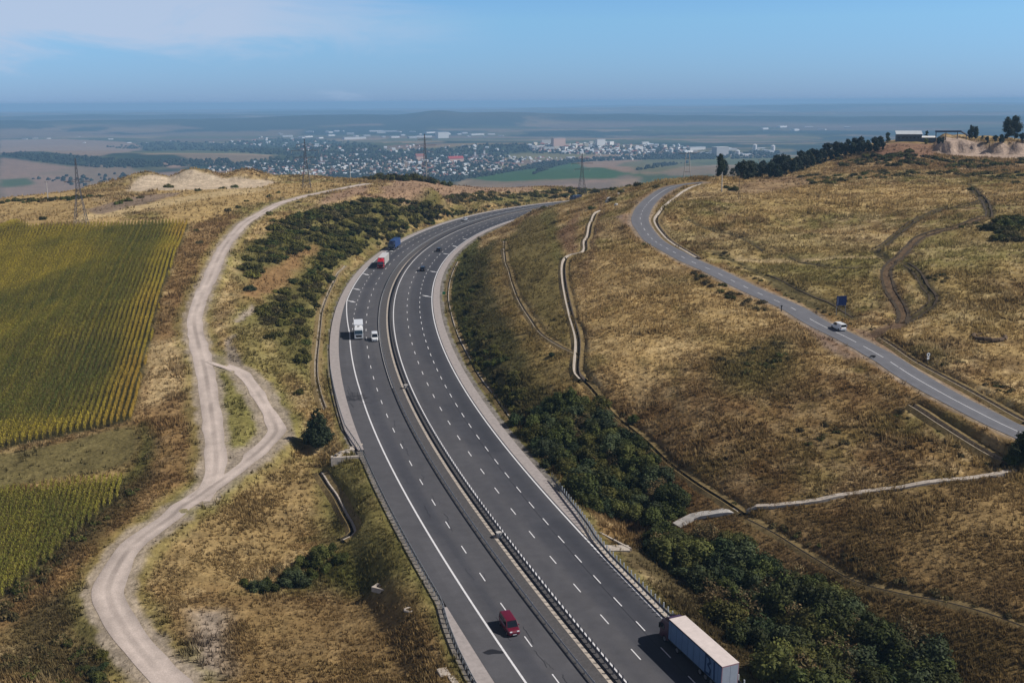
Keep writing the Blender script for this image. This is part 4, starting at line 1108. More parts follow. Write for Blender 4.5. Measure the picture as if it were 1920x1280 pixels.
# ------------------------------------------------------------------ vehicles
def paint_mat(n, c, rough=.35): return mat(n, c, rough, spec=.5, coat=.4)
P_RED = paint_mat('deep_red_paint', (.13, .006, .022)); P_WHITE = paint_mat('white_paint', (.78, .79, .80)); P_BLACK = paint_mat('black_paint', (.012, .013, .016))
P_BLUE = paint_mat('blue_paint', (.012, .055, .20)); P_SCARLET = paint_mat('scarlet_paint', (.55, .018, .035)); P_SILVER = paint_mat('silver_paint', (.42, .43, .45)); P_MAROON = paint_mat('maroon_paint', (.06, .018, .035)); P_NAVY = paint_mat('navy_paint', (.012, .018, .05))
M_TRIM = mat('black_trim', (.018, .018, .02), .6); M_LAMP = mat('lamp_lens', (.75, .76, .78), .12, spec=.8); M_TAIL = mat('tail_lens', (.30, .01, .01), .2, spec=.6); M_PLATE = mat('plate', (.7, .7, .72), .5); M_RIM = mat('rim', (.32, .32, .34), .35, metal=.7)
M_TARP = mat('trailer_roof', (.64, .555, .52), .75, noise=.10, nscale=1.2, bump=.15); M_CURT = mat('blue_grey_curtain', (.105, .17, .28), .6, noise=.10, nscale=1.1, bump=.25); M_DOORW = mat('trailer_door', (.33, .36, .41), .5, noise=.08, nscale=2); M_FRAME = mat('red_frame', (.33, .17, .19), .5); M_INK = mat('dark_blue_ink', (.012, .035, .10), .6)
M_GREYBOX = mat('grey_box', (.40, .385, .37), .6, noise=.06)

def wheel(parent, x, y, r, wd):
    mb = MB(); mb.disc_x((0, 0, 0), r, wd, 18); t_ = mb.build('wheel', MAT_RUBBER, parent); t_.location = (x, y, r)
    mb = MB(); mb.disc_x((0, 0, 0), r * .62, wd + .02, 14); mb.build('rim', M_RIM, t_)
    return t_

def rsec(y, w_, z0, z1, r=.12, tuck=.9):
    """rounded rectangular section at y"""
    return np.array([(-w_ * tuck, y, z0), (w_ * tuck, y, z0), (w_, y, z0 + r), (w_, y, z1 - r * 1.5), (w_ * .95, y, z1 - r * .4), (w_ * .82, y, z1), (-w_ * .82, y, z1), (-w_ * .95, y, z1 - r * .4), (-w_, y, z1 - r * 1.5), (-w_, y, z0 + r)])

def car(name, label, loc, rz, pitch, paint, Lc=4.3, Wc=1.76, Hc=1.47, belt=.92, hood=1.05, hood_z=.88, rake=.62, rear='hatch', panel=False):
    """front towards +y, origin under the middle"""
    root = empty(name, loc, (pitch, 0, rz)); tag(root, label, 'van' if panel else 'car')
    h = Lc / 2; w_ = Wc / 2; g0 = .2
    mb = MB()
    rb = -h + (.06 if rear != 'saloon' else .75)
    sec = [rsec(-h, w_ * .86, .34, belt - .12), rsec(-h + .12, w_ * .97, g0 + .06, belt - .02), rsec(-h + .6, w_, g0, belt), rsec(-.1, w_, g0, belt), rsec(h - hood - .1, w_, g0, belt), rsec(h - hood * .55, w_ * .98, g0, hood_z), rsec(h - .22, w_ * .92, g0 + .04, hood_z - .10), rsec(h - .03, w_ * .80, .30, hood_z - .28)]
    mb.loft(sec); mb.build('body', paint, root, smooth=False, bevel=.03)
    # glasshouse
    yb0, yb1 = rb + .05, h - hood + .02
    yt0, yt1 = yb0 + (.30 if rear != 'box' else .05), yb1 - rake
    wt = w_ * .80; zt = Hc - .05
    gh = MB(); gh.hexa([(-w_ * .93, yb0, belt - .02), (w_ * .93, yb0, belt - .02), (w_ * .93, yb1, belt - .02), (-w_ * .93, yb1, belt - .02), (-wt, yt0, zt), (wt, yt0, zt), (wt, yt1, zt), (-wt, yt1, zt)])
    gh.build('windows', MAT_GLASS, root)
    rf = MB(); rf.loft([np.array([(-wt * .9, y, z - .02), (-wt * 1.02, y, z), (-wt * .85, y, z + .06), (0, y, z + .08), (wt * .85, y, z + .06), (wt * 1.02, y, z), (wt * .9, y, z - .02)]) for y, z in ((yt0 - .03, zt - .03), (yt0 + .3, zt), ((yt0 + yt1) / 2, zt + .01), (yt1 - .1, zt), (yt1 + .05, zt - .03))])
    rf.build('roof', paint, root, smooth=False)
    pl = MB()
    for sx in (-1, 1):
        for (a, b) in (((yb0, belt), (yt0, zt)), ((yb1, belt), (yt1, zt)), (((yb0 + yb1) / 2, belt), ((yt0 + yt1) / 2, zt))):
            pl.tube((sx * w_ * .935, a[0], a[1] - .03), (sx * wt * 1.0, b[0], b[1]), .05, n=6)
    for sx in (-1, 1): pl.tube((sx * w_ * .935, yb0, belt - .02), (sx * w_ * .935, yb1, belt - .02), .05, n=6)
    if panel:
        for sx in (-1, 1):
            ym = yb0 + .52 * (yb1 - yb0)
            V = [(sx * (w_ * .94), yb0 - .02, belt - .03), (sx * (w_ * .94), ym, belt - .03), (sx * (wt + .015), ym, zt + .01), (sx * (wt + .015), yt0 - .02, zt + .01)]
            W = [(v[0] + sx * .03, v[1], v[2]) for v in V]
            sp2 = MB(); sp2.hexa([V[0], V[1], W[1], W[0], V[3], V[2], W[2], W[3]]); sp2.build('side_panel', paint, root)
    pl.build('window_frame', paint, root)
    for sx in (-1, 1):
        mb = MB(); mb.box((sx * w_ * .58 - .17, h - .20, hood_z - .27), (sx * w_ * .58 + .17, h - .045, hood_z - .13)); mb.build('headlight', M_LAMP, root, bevel=.02)
        mb = MB(); mb.box((sx * w_ * .84 - .09, -h - .015, belt - .30), (sx * w_ * .84 + .09, -h + .1, belt - .05)); mb.build('taillight', M_TAIL, root)
        mb = MB(); mb.box((sx * (w_ + .11) - .10, yb1 - .45, belt - .01), (sx * (w_ + .11) + .10, yb1 - .33, belt + .14)); mb.build('mirror', paint, root)
        for y in (-h + .78, h - .82): wheel(root, sx * (w_ - .09), y, .31, .2)
    mb = MB(); mb.box((-w_ * .5, h - .07, .36), (w_ * .5, h - .005, .50)); mb.build('grille', M_TRIM, root)
    mb = MB(); mb.box((-.26, h - .01, .35), (.26, h + .012, .46)); mb.build('number_plate', M_PLATE, root)
    mb = MB(); mb.box((-.26, -h - .02, .52), (.26, -h + .03, .63)); mb.build('number_plate', M_PLATE, root)
    return root

def on_road(s, o, away):
    """location and turn of a vehicle on the motorway; away = drives with rising s"""
    p = road_pt(s, o, .005); t_ = float(np.interp(s, SS, MT)); sl = float((np.interp(s + 3, SS, MZ) - np.interp(s - 3, SS, MZ)) / 6)
    return Vector(p), (-t_ if away else pi - t_), (math.atan(sl) if away else -math.atan(sl))

def lorry(name, label, loc, rz, pitch, cab, side, roof, Lb=10.5, Hb=3.95, front_gap=.55, deck=.95, rear_frame=None, rear=None, boxed=False, semi=True):
    """origin under the front bumper, front towards +y"""
    root = empty(name, loc, (pitch, 0, rz)); tag(root, label, 'lorry')
    w_ = 1.22
    mb = MB()
    mb.loft([np.array([(-w_, y, z0), (w_, y, z0), (w_, y, z1 - .25), (w_ * .93, y, z1), (-w_ * .93, y, z1), (-w_, y, z1 - .25)]) for y, z0, z1 in ((-2.2, .55, 3.35), (-1.1, .45, 3.4), (-.45, .42, 3.15), (-.12, .40, 2.6), (0, .42, 1.5))])
    mb.build('cab', cab, root, bevel=.05)
    mb = MB(); mb.loft([np.array([(-w_ * .85, y, 3.2), (w_ * .85, y, 3.2), (w_ * .8, y, z), (-w_ * .8, y, z)]) for y, z in ((-2.2, Hb - .08), (-1.5, Hb - .2), (-.75, 3.35))]); d_ = mb.build('roof_deflector', cab, root, bevel=.05)
    mb = MB(); mb.box((-.32, -1.45, Hb - .24), (.32, -1.05, Hb - .13)); mb.build('roof_hatch', M_TRIM, d_)
    mb = MB(); mb.hexa([(-w_ * .93, -.02, 1.72), (w_ * .93, -.02, 1.72), (w_ * .93, .03, 1.72), (-w_ * .93, .03, 1.72), (-w_ * .88, -.28, 2.72), (w_ * .88, -.28, 2.72), (w_ * .88, -.14, 2.72), (-w_ * .88, -.14, 2.72)]); mb.build('windscreen', MAT_GLASS, root)
    mb = MB(); mb.box((-w_ * .7, -.05, .75), (w_ * .7, .035, 1.35)); mb.build('grille', M_TRIM, root)
    mb = MB(); mb.box((-w_, -.3, .38), (w_, .06, .70)); mb.build('bumper', cab if not boxed else M_TRIM, root, bevel=.04)
    for sx in (-1, 1):
        mb = MB(); mb.box((sx * .92 - .2, .0, .74), (sx * .92 + .2, .075, .92)); mb.build('headlight', M_LAMP, root)
        mb = MB(); mb.box((sx * 1.42 - .12, -.35, 1.75), (sx * 1.42 + .12, -.2, 2.5)); mb.box((sx * 1.25 - .08, -.33, 2.35), (sx * 1.25 + .08, -.25, 2.42)); mb.build('mirror', M_TRIM, root)
        mb = MB(); mb.box((sx * (w_ + .012) - .012, -1.2, 1.75), (sx * (w_ + .012) + .012, -.42, 2.55)); mb.build('side_window', MAT_GLASS, root)
        wheel(root, sx * 1.08, -1.35, .5, .3)
    y1 = -2.2 - front_gap + (.35 if semi else 0); y0 = y1 - Lb
    mb = MB(); mb.box((-.95, y0 + .2, .55), (.95, -1.9, .92)); mb.build('chassis', M_TRIM, root)
    wb = 1.275
    mb = MB(); mb.box((-wb, y0, deck), (wb, y1, Hb - .07)); bx = mb.build('cargo_body', side, root)
    mb = MB(); mb.box((-wb - .02, y0 - .02, Hb - .07), (wb + .02, y1 + .02, Hb)); mb.build('roof', roof, bx, bevel=.02)
    mb = MB(); mb.box((-wb + .10, y0 - .03, deck + .12), (-.02, y0 - .003, Hb - .2)); mb.box((.02, y0 - .03, deck + .12), (wb - .10, y0 - .003, Hb - .2)); mb.build('rear_door', rear or side, bx)
    mb = MB()
    for sx in (-1, 1): mb.box((sx * (wb - .05) - .05, y0 - .025, deck), (sx * (wb - .05) + .05, y0 - .002, Hb - .08))
    mb.box((-wb + .1, y0 - .026, Hb - .2), (wb - .1, y0 - .002, Hb - .075)); mb.box((-wb + .1, y0 - .026, deck), (wb - .1, y0 - .002, deck + .11)); mb.build('rear_frame', rear_frame or M_TRIM, bx)
    mb = MB()
    for sx in (-1, 1):
        mb.box((sx * (wb + .012) - .012, y0, Hb - .22), (sx * (wb + .012) + .012, y1, Hb - .07)); mb.box((sx * (wb + .012) - .012, y0, deck - .02), (sx * (wb + .012) + .012, y1, deck + .14))
    mb.build('side_trim', M_TRIM if rear_frame else side, bx)
    for sx in (-1, 1):
        mb = MB(); mb.box((sx * 1.0 - .2, y0 - .03, .72), (sx * 1.0 + .2, y0 + .03, .86)); mb.build('taillight', M_TAIL, root)
        ys = (y0 + 2.2, y0 + 3.5, y0 + 4.8, -4.6) if Lb > 9 else (y0 + 1.8,)
        for y in ys: wheel(root, sx * 1.02, y, .5, .42)
    mb = MB(); mb.box((-1.15, y0 + .1, .45), (1.15, y0 + .2, .6)); mb.build('underrun_bar', M_TRIM, root)
    return root, bx, y0, y1, wb

# the big semi-trailer driving away, lower right
p, rz, pt_ = on_road(26.3, 15.15, True)
trk, bx, y0, y1, wb = lorry('semi_trailer_lorry', 'maroon lorry with pale-roofed blue-grey trailer driving away at the bottom right', p, rz + .045, pt_, P_MAROON, M_CURT, M_TARP, Lb=12.6, Hb=4.05, front_gap=.5, rear_frame=M_FRAME, rear=M_DOORW)
# the hand-painted letters B I on the trailer's left curtain
def letter_bars(bars, y_at, sc_, parent, x):
    mb = MB()
    for (a, b, wd) in bars:
        A = np.array(a) * sc_; B = np.array(b) * sc_; d = B - A; d /= np.hypot(*d) + 1e-9; n_ = np.array([-d[1], d[0]]) * wd * sc_ / 2; A = A - d * wd * sc_ * .3; B = B + d * wd * sc_ * .3
        q = [A + n_, A - n_, B - n_, B + n_]
        mb.hexa([(x, y_at - u, v) for u, v in q] + [(x - .012, y_at - u, v) for u, v in q])
    return mb.build('lettering', M_INK, parent)
# in reading direction along the left side (towards the rear) u grows to the right
Bb = [((0, 0), (0, 1)), ((0, 1), (.34, .96)), ((.34, .96), (.44, .76)), ((.44, .76), (.24, .55)), ((.24, .55), (.5, .36)), ((.5, .36), (.44, .06)), ((.44, .06), (0, 0))]
Ib = [((.86, .02), (.80, .98))]
o = letter_bars([(a, b, .13) for a, b in Bb + Ib], 0, 1.0, bx, 0)
o.location = (-wb - .015, y0 + 3.6, 1.25); o.scale = (1, 2.4, 2.45)
M_STRAP = mat('strap', (.075, .125, .21), .7)      # curtain straps between the panels
for k in range(9):
    y = y0 + .8 + k * (y1 - y0 - 1.4) / 8
    for x_ in (-wb - .012, wb + .012):
        mb = MB(); mb.box((x_ - .011, y - .03, 1.0), (x_ + .011, y + .03, 3.8)); mb.build('curtain_strap', M_STRAP, bx)

p, rz, pt_ = on_road(35.2, -4.95, False)
car('red_minivan', 'dark red minivan driving towards the viewer on the left carriageway', p, rz - .02, pt_, P_RED, 4.5, 1.8, 1.82, 1.02, .95, .98, .62, 'box')
p, rz, pt_ = on_road(197.4, -5.75, False)
lorry('box_lorry', 'white box lorry beside the white van on the left carriageway', p, rz, pt_, P_WHITE, P_WHITE, P_WHITE, Lb=6.6, Hb=3.85, semi=False, front_gap=.25)
p, rz, pt_ = on_road(196.6, -1.35, False)
car('white_van', 'small white delivery van overtaking the white box lorry', p, rz, pt_, P_WHITE, 4.7, 1.9, 2.05, 1.12, .95, 1.05, .6, 'box', True)
p, rz, pt_ = on_road(306.7, -5.6, False)
lorry('semi_trailer_lorry', 'red lorry with grey trailer coming round the bend', p, rz, pt_, P_SCARLET, M_GREYBOX, mat('grey_roof', (.55, .54, .55), .6), Lb=12.0, Hb=3.95)
p, rz, pt_ = on_road(349.9, -9.4, False)
lorry('semi_trailer_lorry', 'blue lorry with blue trailer following the red lorry', p, rz, pt_, P_NAVY, P_BLUE, P_BLUE, Lb=10.5, Hb=3.9)
p, rz, pt_ = on_road(456.0, -6.2, False); car('silver_car', 'silver car far up the left carriageway of the bend', p, rz, pt_, P_SILVER)
p, rz, pt_ = on_road(303, 11.0, True); car('black_car', 'black car driving away, nearer of the two on the right carriageway', p, rz, pt_, P_BLACK, 4.5, 1.85, 1.6)
p, rz, pt_ = on_road(350, 11.1, True); car('black_car', 'small black car driving away, farther of the two on the right carriageway', p, rz, pt_, P_BLACK, 4.2, 1.78, 1.5)
p, rz, pt_ = on_road(579, -6.5, False); lorry('box_lorry', 'dark blue lorry appearing where the motorway goes behind the hill', p, rz, pt_, P_NAVY, P_NAVY, P_NAVY, Lb=6.5, Hb=3.7, semi=False)
s = cr_s(1592, 616); P_ = cr_pt(np.array([s - 1, s + 1]), np.array([1.6, 1.6])); pp = cr_pt(np.array([s]), np.array([0.]))[0]
# which side of the road is it on: find offset from the photo point
q = ground(1590, 617)[0]; a0 = cr_pt(np.array([s]), np.array([2.0]))[0]; a1_ = cr_pt(np.array([s]), np.array([-2.0]))[0]
sd1 = 2.0 if np.hypot(*(a0 - q)[:2]) < np.hypot(*(a1_ - q)[:2]) else -2.0
loc = cr_pt(np.array([s]), np.array([sd1]))[0]
dv = cr_pt(np.array([s - 3.]), np.array([0.]))[0] - pp      # towards the far end
rz = math.atan2(dv[1], dv[0]) - pi / 2
car('white_car', 'white estate car driving away on the country road near the blue sign', Vector(loc), rz, math.atan2(dv[2], np.hypot(dv[0], dv[1])), P_WHITE, 4.4, 1.78, 1.7, 1.0, 1.0, .95, .6, 'box', True)

# ------------------------------------------------------------------ signs, posts, poles
q = wpt(1576, 592)
sg = empty('road_sign', q, (0, 0, .12)); tag(sg, 'large dark blue panel sign on two posts above the country road', 'road sign')
for x in (-1.15, 1.15):
    mb = MB(); mb.tube((x, 0, -.5), (x, 0, 4.9), .06, n=8); mb.build('post', MAT_STEEL, sg)
mb = MB(); mb.box((-1.3, -.06, 2.6), (1.3, -.01, 5.0)); pn = mb.build('panel', mat('sign_blue', (.008, .022, .10), .5), sg, bevel=.01)
mb = MB(); mb.box((-1.24, -.068, 4.93), (1.24, -.062, 4.97)); mb.box((-1.24, -.068, 2.63), (1.24, -.062, 2.67))
for k, (a, b) in enumerate(((4.4, .52), (4.1, .38), (3.8, .5), (3.5, .44), (3.2, .5), (2.9, .36))): mb.box((-1.18, -.068, a), (-1.18 + b, -.062, a + .11))
mb.build('lettering', mat('sign_grey', (.22, .25, .36), .5), pn)
q = wpt(1739, 684); mb = MB(); mb.tube((0, 0, -.3), (0, 0, 2.5), .04, n=8); sp_ = empty('warning_sign', q, (0, 0, .3)); tag(sp_, 'white round and square road signs on one post beside the country road', 'road sign'); mb.build('post', MAT_STEEL, sp_)
mb = MB(); mb.tube((0, -.06, 2.25), (0, -.03, 2.25), .42, n=20); mb.build('round_plate', mat('sign_white', (.75, .75, .75), .5), sp_)
mb = MB(); mb.tube((0, -.07, 2.25), (0, -.062, 2.25), .2, n=12); mb.build('sign_symbol', M_TRIM, sp_)
mb = MB(); mb.box((-.3, -.06, 1.2), (.3, -.03, 1.7)); mb.build('square_plate', mat('sign_white2', (.72, .72, .72), .5), sp_)
q = Vector(road_pt(253.2, 20.9, -.1)); sg = empty('marker_sign', q, (0, 0, .1)); tag(sg, 'small green marker sign in the grass beside the right carriageway', 'road sign')
mb = MB(); mb.tube((0, 0, -.3), (0, 0, 1.0), .04, n=6); mb.build('post', MAT_STEEL, sg); mb = MB(); mb.box((-.5, -.05, .9), (.5, -.01, 1.8)); mb.build('panel', mat('sign_green', (.01, .20, .09), .5), sg, bevel=.01)
q = wpt(1465, 583); mb = MB(); mb.tube((0, 0, -.2), (0, 0, 1.2), .14, .12, n=8); mb.box((-.2, -.2, 1.2), (.2, .2, 1.45)); o = mb.build('marker_post', M_TRIM); o.location = q; tag(o, 'short dark post on the lower edge of the country road', 'post')
q = ground(1637, 670)[0]; an = np.linspace(0, 2 * pi, 17)[:-1]
mb = MB(); mb.loft([np.stack([r_ * np.cos(an), r_ * np.sin(an), np.full(16, z_)], 1) for r_, z_ in ((.55, 0), (.62, .1), (.55, .2), (.36, .2), (.32, .1), (.36, .02))], caps=False); o = mb.build('old_tyre', MAT_RUBBER); o.location = (q[0], q[1], q[2] + .22); tag(o, 'black tyre lying on the country road', 'tyre')

def pylon(px, py, h, label, wbase=5.0, arms=((.62, 5.5), (.76, 7.5), (.88, 4.5)), lattice=True, rz=.0, m_=None):
    q = wnear(px, py); root = empty('power_pylon', q, (0, 0, rz)); tag(root, label, 'pylon')
    m_ = m_ or MAT_DARKSTEEL
    zz = np.concatenate([[0], h * np.array([.09, .18, .27, .36, .45, .54, .61, .68, .75, .82, .89, .95, 1.0])]); wd = np.interp(zz / h, [0, .5, 1], [wbase / 2, wbase * .16, .14])
    mb = MB(); cn = [(-1, -1), (1, -1), (1, 1), (-1, 1)]
    for i in range(len(zz) - 1):
        for k in range(4):
            a = cn[k]; b = cn[(k + 1) % 4]
            mb.tube((a[0] * wd[i], a[1] * wd[i], zz[i] - (.6 if i == 0 else 0)), (a[0] * wd[i + 1], a[1] * wd[i + 1], zz[i + 1]), .10 if i < 5 else .07, n=4)
            mb.tube((a[0] * wd[i], a[1] * wd[i], zz[i]), (b[0] * wd[i + 1], b[1] * wd[i + 1], zz[i + 1]), .04, n=4)
            mb.tube((b[0] * wd[i], b[1] * wd[i], zz[i]), (a[0] * wd[i + 1], a[1] * wd[i + 1], zz[i + 1]), .04, n=4)
            mb.tube((a[0] * wd[i + 1], a[1] * wd[i + 1], zz[i + 1]), (b[0] * wd[i + 1], b[1] * wd[i + 1], zz[i + 1]), .04, n=4)
    mb.build('lattice_tower', m_, root)
    for f, ln in arms:
        mb = MB(); z = f * h; w2 = float(np.interp(f, [0, .5, 1], [wbase / 2, wbase * .16, .14]))
        for sx in (-1, 1):
            for yy in (-w2, w2):
                mb.tube((sx * w2, yy, z), (sx * ln, 0, z + .1), .08, n=4); mb.tube((sx * w2, yy, z + .9), (sx * ln, 0, z + .15), .06, n=4)
            for t_ in (.35, .7): mb.tube((sx * ln * t_, 0, z), (sx * ln * t_, 0, z + .9 * (1 - t_)), .05, n=4)
        ca = mb.build('cross_arm', m_, root)
        mb = MB()
        for sx in (-1, 1): mb.tube((sx * ln * .96, 0, z + .05), (sx * ln * .96, 0, z - 1.3), .07, n=6)
        mb.build('insulator', MAT_CONC3, ca)
    return root
pylon(153, 426, 27, 'tall lattice pylon standing at the back edge of the corn field', 5.2, arms=((.66, 5.0),), rz=.2)
pylon(575, 353, 26, 'lattice pylon behind the left crest where the dirt track ends', 4.6, rz=.3)
pylon(798, 341, 29, 'lattice pylon rising over the brown ridge beside a white pole', 4.6, rz=.4)
pylon(1091, 366, 27, 'faint lattice pylon in the dark scrub beyond the motorway', 5.4, rz=.2)
q = wnear(1288, 344); q = Vector((q.x * 1.04, q.y * 1.04, 0)); q.z = float(gz(q.x, q.y)); hp = empty('power_pylon', q, (0, 0, .2)); tag(hp, 'pale portal pylon of four legs where the country road tops the crest', 'pylon')
mb = MB()
for sx in (-1, 1):
    for sy in (-1, 1): mb.tube((sx * 1.9 + sy * .35, sy * 1.2, -3), (sx * .75, 0, 11.5), .17, .13, n=6)
mb.build('portal_frame', MAT_CONC3, hp)
mb = MB(); mb.tube((-4, 0, 11.3), (4, 0, 11.3), .15, n=6)
for z in (3, 6, 9): mb.tube((-2.2 + z * .13, 0, z), (2.2 - z * .13, 0, z), .1, n=5)
mb.build('cross_arm', MAT_DARKSTEEL, hp)
def pole(px, py, h, label, r_=.24, m_=None, arm=.9):
    q = wnear(px, py); root = empty('utility_pole', q); tag(root, label, 'pole')
    mb = MB(); mb.tube((0, 0, -.6), (0, 0, h), r_, r_ * .65, n=8); mb.build('shaft', m_ or MAT_CONC3, root)
    mb = MB(); mb.box((-arm, -.06, h - .45), (arm, .06, h - .3))
    for x in (-arm * .9, 0.0, arm * .9): mb.tube((x, 0, h - .3), (x, 0, h - .08), .05, n=5)
    mb.build('cross_arm', MAT_DARKSTEEL, root)
MW = mat('old_wood', (.16, .12, .09), .9, noise=.2)
pole(800, 341, 12, 'white concrete pole on the brown ridge, just right of a pylon', .3)
pole(90, 374, 9, 'pale utility pole among bushes at the far left')
pole(657, 333, 8.5, 'pale utility pole on the grassy crest left of the ridge')
pole(1395, 333, 9.8, 'pale utility pole behind the country road, leftmost in front of the dark trees')
pole(1423, 327, 9.0, 'pale utility pole in front of the dark trees, tallest on the skyline of three')
pole(1447, 324, 8.0, 'pale utility pole nearest the bare hilltop, right end of the row')
pole(1353, 360, 8.2, 'grey utility pole beside the bend of the country road, left of a shrub')
pole(1385, 374, 8.8, 'brown wooden utility pole standing in the dry grass', .13, MW)

# ------------------------------------------------------------------ buildings on the plateau
M_WALL = mat('shed_wall', (.10, .12, .15), .8, noise=.1); M_ROOFP = mat('pale_metal_roof', (.52, .56, .60), .5, noise=.08, nscale=.3); M_WHITE = mat('whitewash', (.72, .71, .69), .85, noise=.06); M_TILE = mat('clay_tile', (.27, .10, .075), .85, noise=.2); M_DTILE = mat('brown_tile', (.15, .10, .09), .85, noise=.2); M_GREY = mat('grey_render', (.42, .42, .42), .85)
q = wpt(1703, 264); sh = empty('farm_shed', q, (0, 0, -.25)); tag(sh, 'long shed with a pale metal roof on the plateau skyline', 'shed')
mb = MB(); mb.box((-8.2, -4, -1), (8.2, 4, 4.3)); wl = mb.build('wall', M_WALL, sh)
mb = MB()
for k in range(6): mb.box((-7.2 + k * 2.5, -4.03, 1.6), (-5.8 + k * 2.5, -4.003, 2.8))
mb.build('window', MAT_GLASS, wl)
mb = MB(); mb.hexa([(-8.6, -4.5, 4.3), (8.6, -4.5, 4.3), (8.6, 4.5, 6.4), (-8.6, 4.5, 6.4), (-8.6, -4.5, 4.55), (8.6, -4.5, 4.55), (8.6, 4.5, 6.65), (-8.6, 4.5, 6.65)]); mb.build('roof', M_ROOFP, sh)
mb = MB(); mb.box((8.25, -4, -1), (17, 3, 2.2)); an_ = mb.build('annexe', M_WALL, sh)
mb = MB(); mb.hexa([(8.0, -4.5, 2.2), (17.4, -4.5, 2.2), (17.4, 3.4, 3.0), (8.0, 3.4, 3.0), (8.0, -4.5, 2.4), (17.4, -4.5, 2.4), (17.4, 3.4, 3.2), (8.0, 3.4, 3.2)]); mb.build('annexe_roof', M_WHITE, an_)
q = wpt(1782, 262); cv = empty('conveyor_frame', q, (0, 0, -.1)); tag(cv, 'dark steel conveyor gantry on the plateau between the shed and the poplars', 'conveyor')
for x in (-9, -3, 4, 9.5): mb = MB(); mb.tube((x, 0, -1), (x, 0, 4.6 if x < 8 else 3.6), .25, n=6); mb.build('leg', MAT_DARKSTEEL, cv)
mb = MB(); mb.hexa([(-9.5, -.9, 4.5), (6, -.9, 4.5), (6, .9, 4.5), (-9.5, .9, 4.5), (-9.5, -.9, 5.6), (6, -.9, 5.6), (6, .9, 5.6), (-9.5, .9, 5.6)])
mb.tube((6, 0, 5), (10.5, 0, 2.5), .6, n=6); mb.build('conveyor', mat('conveyor_blue', (.04, .06, .11), .6), cv)
q = wpt(1593, 267); mb = MB(); mb.box((-1.1, -.8, -1), (1.1, .8, 4.6)); mb.hexa([(-1.2, -.9, 4.6), (1.2, -.9, 4.6), (1.2, .9, 4.6), (-1.2, .9, 4.6), (-.6, -.9, 5.4), (1.2, -.9, 5.4), (1.2, .9, 5.4), (-.6, .9, 5.4)]); o = mb.build('white_hut', M_WHITE); o.location = q; tag(o, 'narrow white hut rising above the dark ridge trees', 'hut')

# ------------------------------------------------------------------ vegetation
MAT_LEAF = attr_mat('leaves', .75, .2, objrand=.34, translucent=.2)
MAT_CORN = attr_mat('corn', .7, .2, translucent=.35)
MAT_TUFT = attr_mat('dry_grass_blades', .9, .1, translucent=.45)
MAT_BARK = mat('bark', (.07, .05, .035), .95, noise=.3, nscale=6)

def leaf_cloud(seed, lumps, nleaf, leaf, col, colvar=.35, upbias=.25, core=True, brown=0.0):
    """lumps: list of (x,y,z,r); many small leaf faces through the outer part of every lump"""
    g = np.random.default_rng(seed); Ls = np.array(lumps, float)
    w_ = Ls[:, 3]**2; idx = g.choice(len(Ls), nleaf, p=w_ / w_.sum())
    d = g.normal(size=(nleaf, 3)); d /= np.linalg.norm(d, axis=1)[:, None]; d[:, 2] = d[:, 2] * .9 + .1
    rr = g.uniform(.62, 1.08, nleaf)
    c = Ls[idx, :3] + d * (Ls[idx, 3] * rr)[:, None]
    ok = c[:, 2] > 0.02; c = c[ok]; d = d[ok]; idx = idx[ok]; n = len(c)
    nn = d * .9 + g.normal(size=(n, 3)) * .55 + np.array([0, 0, upbias]); nn /= np.linalg.norm(nn, axis=1)[:, None]
    a = np.cross(nn, g.normal(size=(n, 3))); a /= np.linalg.norm(a, axis=1)[:, None]; b = np.cross(nn, a)
    s = leaf * g.uniform(.6, 1.4, n)[:, None]
    V = np.stack([c - a * s, c + b * s * .55, c + a * s, c - b * s * .55], 1).reshape(-1, 3)
    F = np.arange(4 * n).reshape(-1, 4)
    lumpv = g.uniform(1 - colvar, 1 + colvar, len(Ls))[idx]; lv = g.uniform(.7, 1.3, n)
    cc = np.asarray(col)[None] * (lumpv * lv)[:, None]
    if brown:
        bm = g.random(n) < brown; cc[bm] = C(.17, .115, .05) * lv[bm][:, None]
    cc = np.repeat(cc, 4, 0)
    Fs = [F]; Vs = [V]; Cs = [cc]; n0 = len(V)
    if core:
        an = np.linspace(0, 2 * pi, 7)[:-1]
        for (x, y, z, r_) in Ls:
            r_ *= .74; P = [(x, y, z - r_)]
            for ph in (-.5, .5): P += [(x + r_ * math.cos(ph) * math.cos(a_), y + r_ * math.cos(ph) * math.sin(a_), z + r_ * math.sin(ph)) for a_ in an]
            P.append((x, y, z + r_)); P = np.array(P); k = np.arange(6); k1 = (k + 1) % 6
            Vs.append(P); Cs.append(np.tile(np.asarray(col) * .8, (14, 1)))
            Fs.append(np.stack([1 + k, 1 + k1, 7 + k1, 7 + k], 1) + n0)
            Fs.append(np.concatenate([np.stack([k * 0, 1 + k1, 1 + k], 1), np.stack([k * 0 + 13, 7 + k, 7 + k1], 1)]) + n0); n0 += 14
    f4 = np.concatenate([f for f in Fs if f.shape[1] == 4]); f3 = [f for f in Fs if f.shape[1] == 3]
    return np.concatenate(Vs), ([f4] + ([np.concatenate(f3)] if f3 else [])), np.concatenate(Cs)

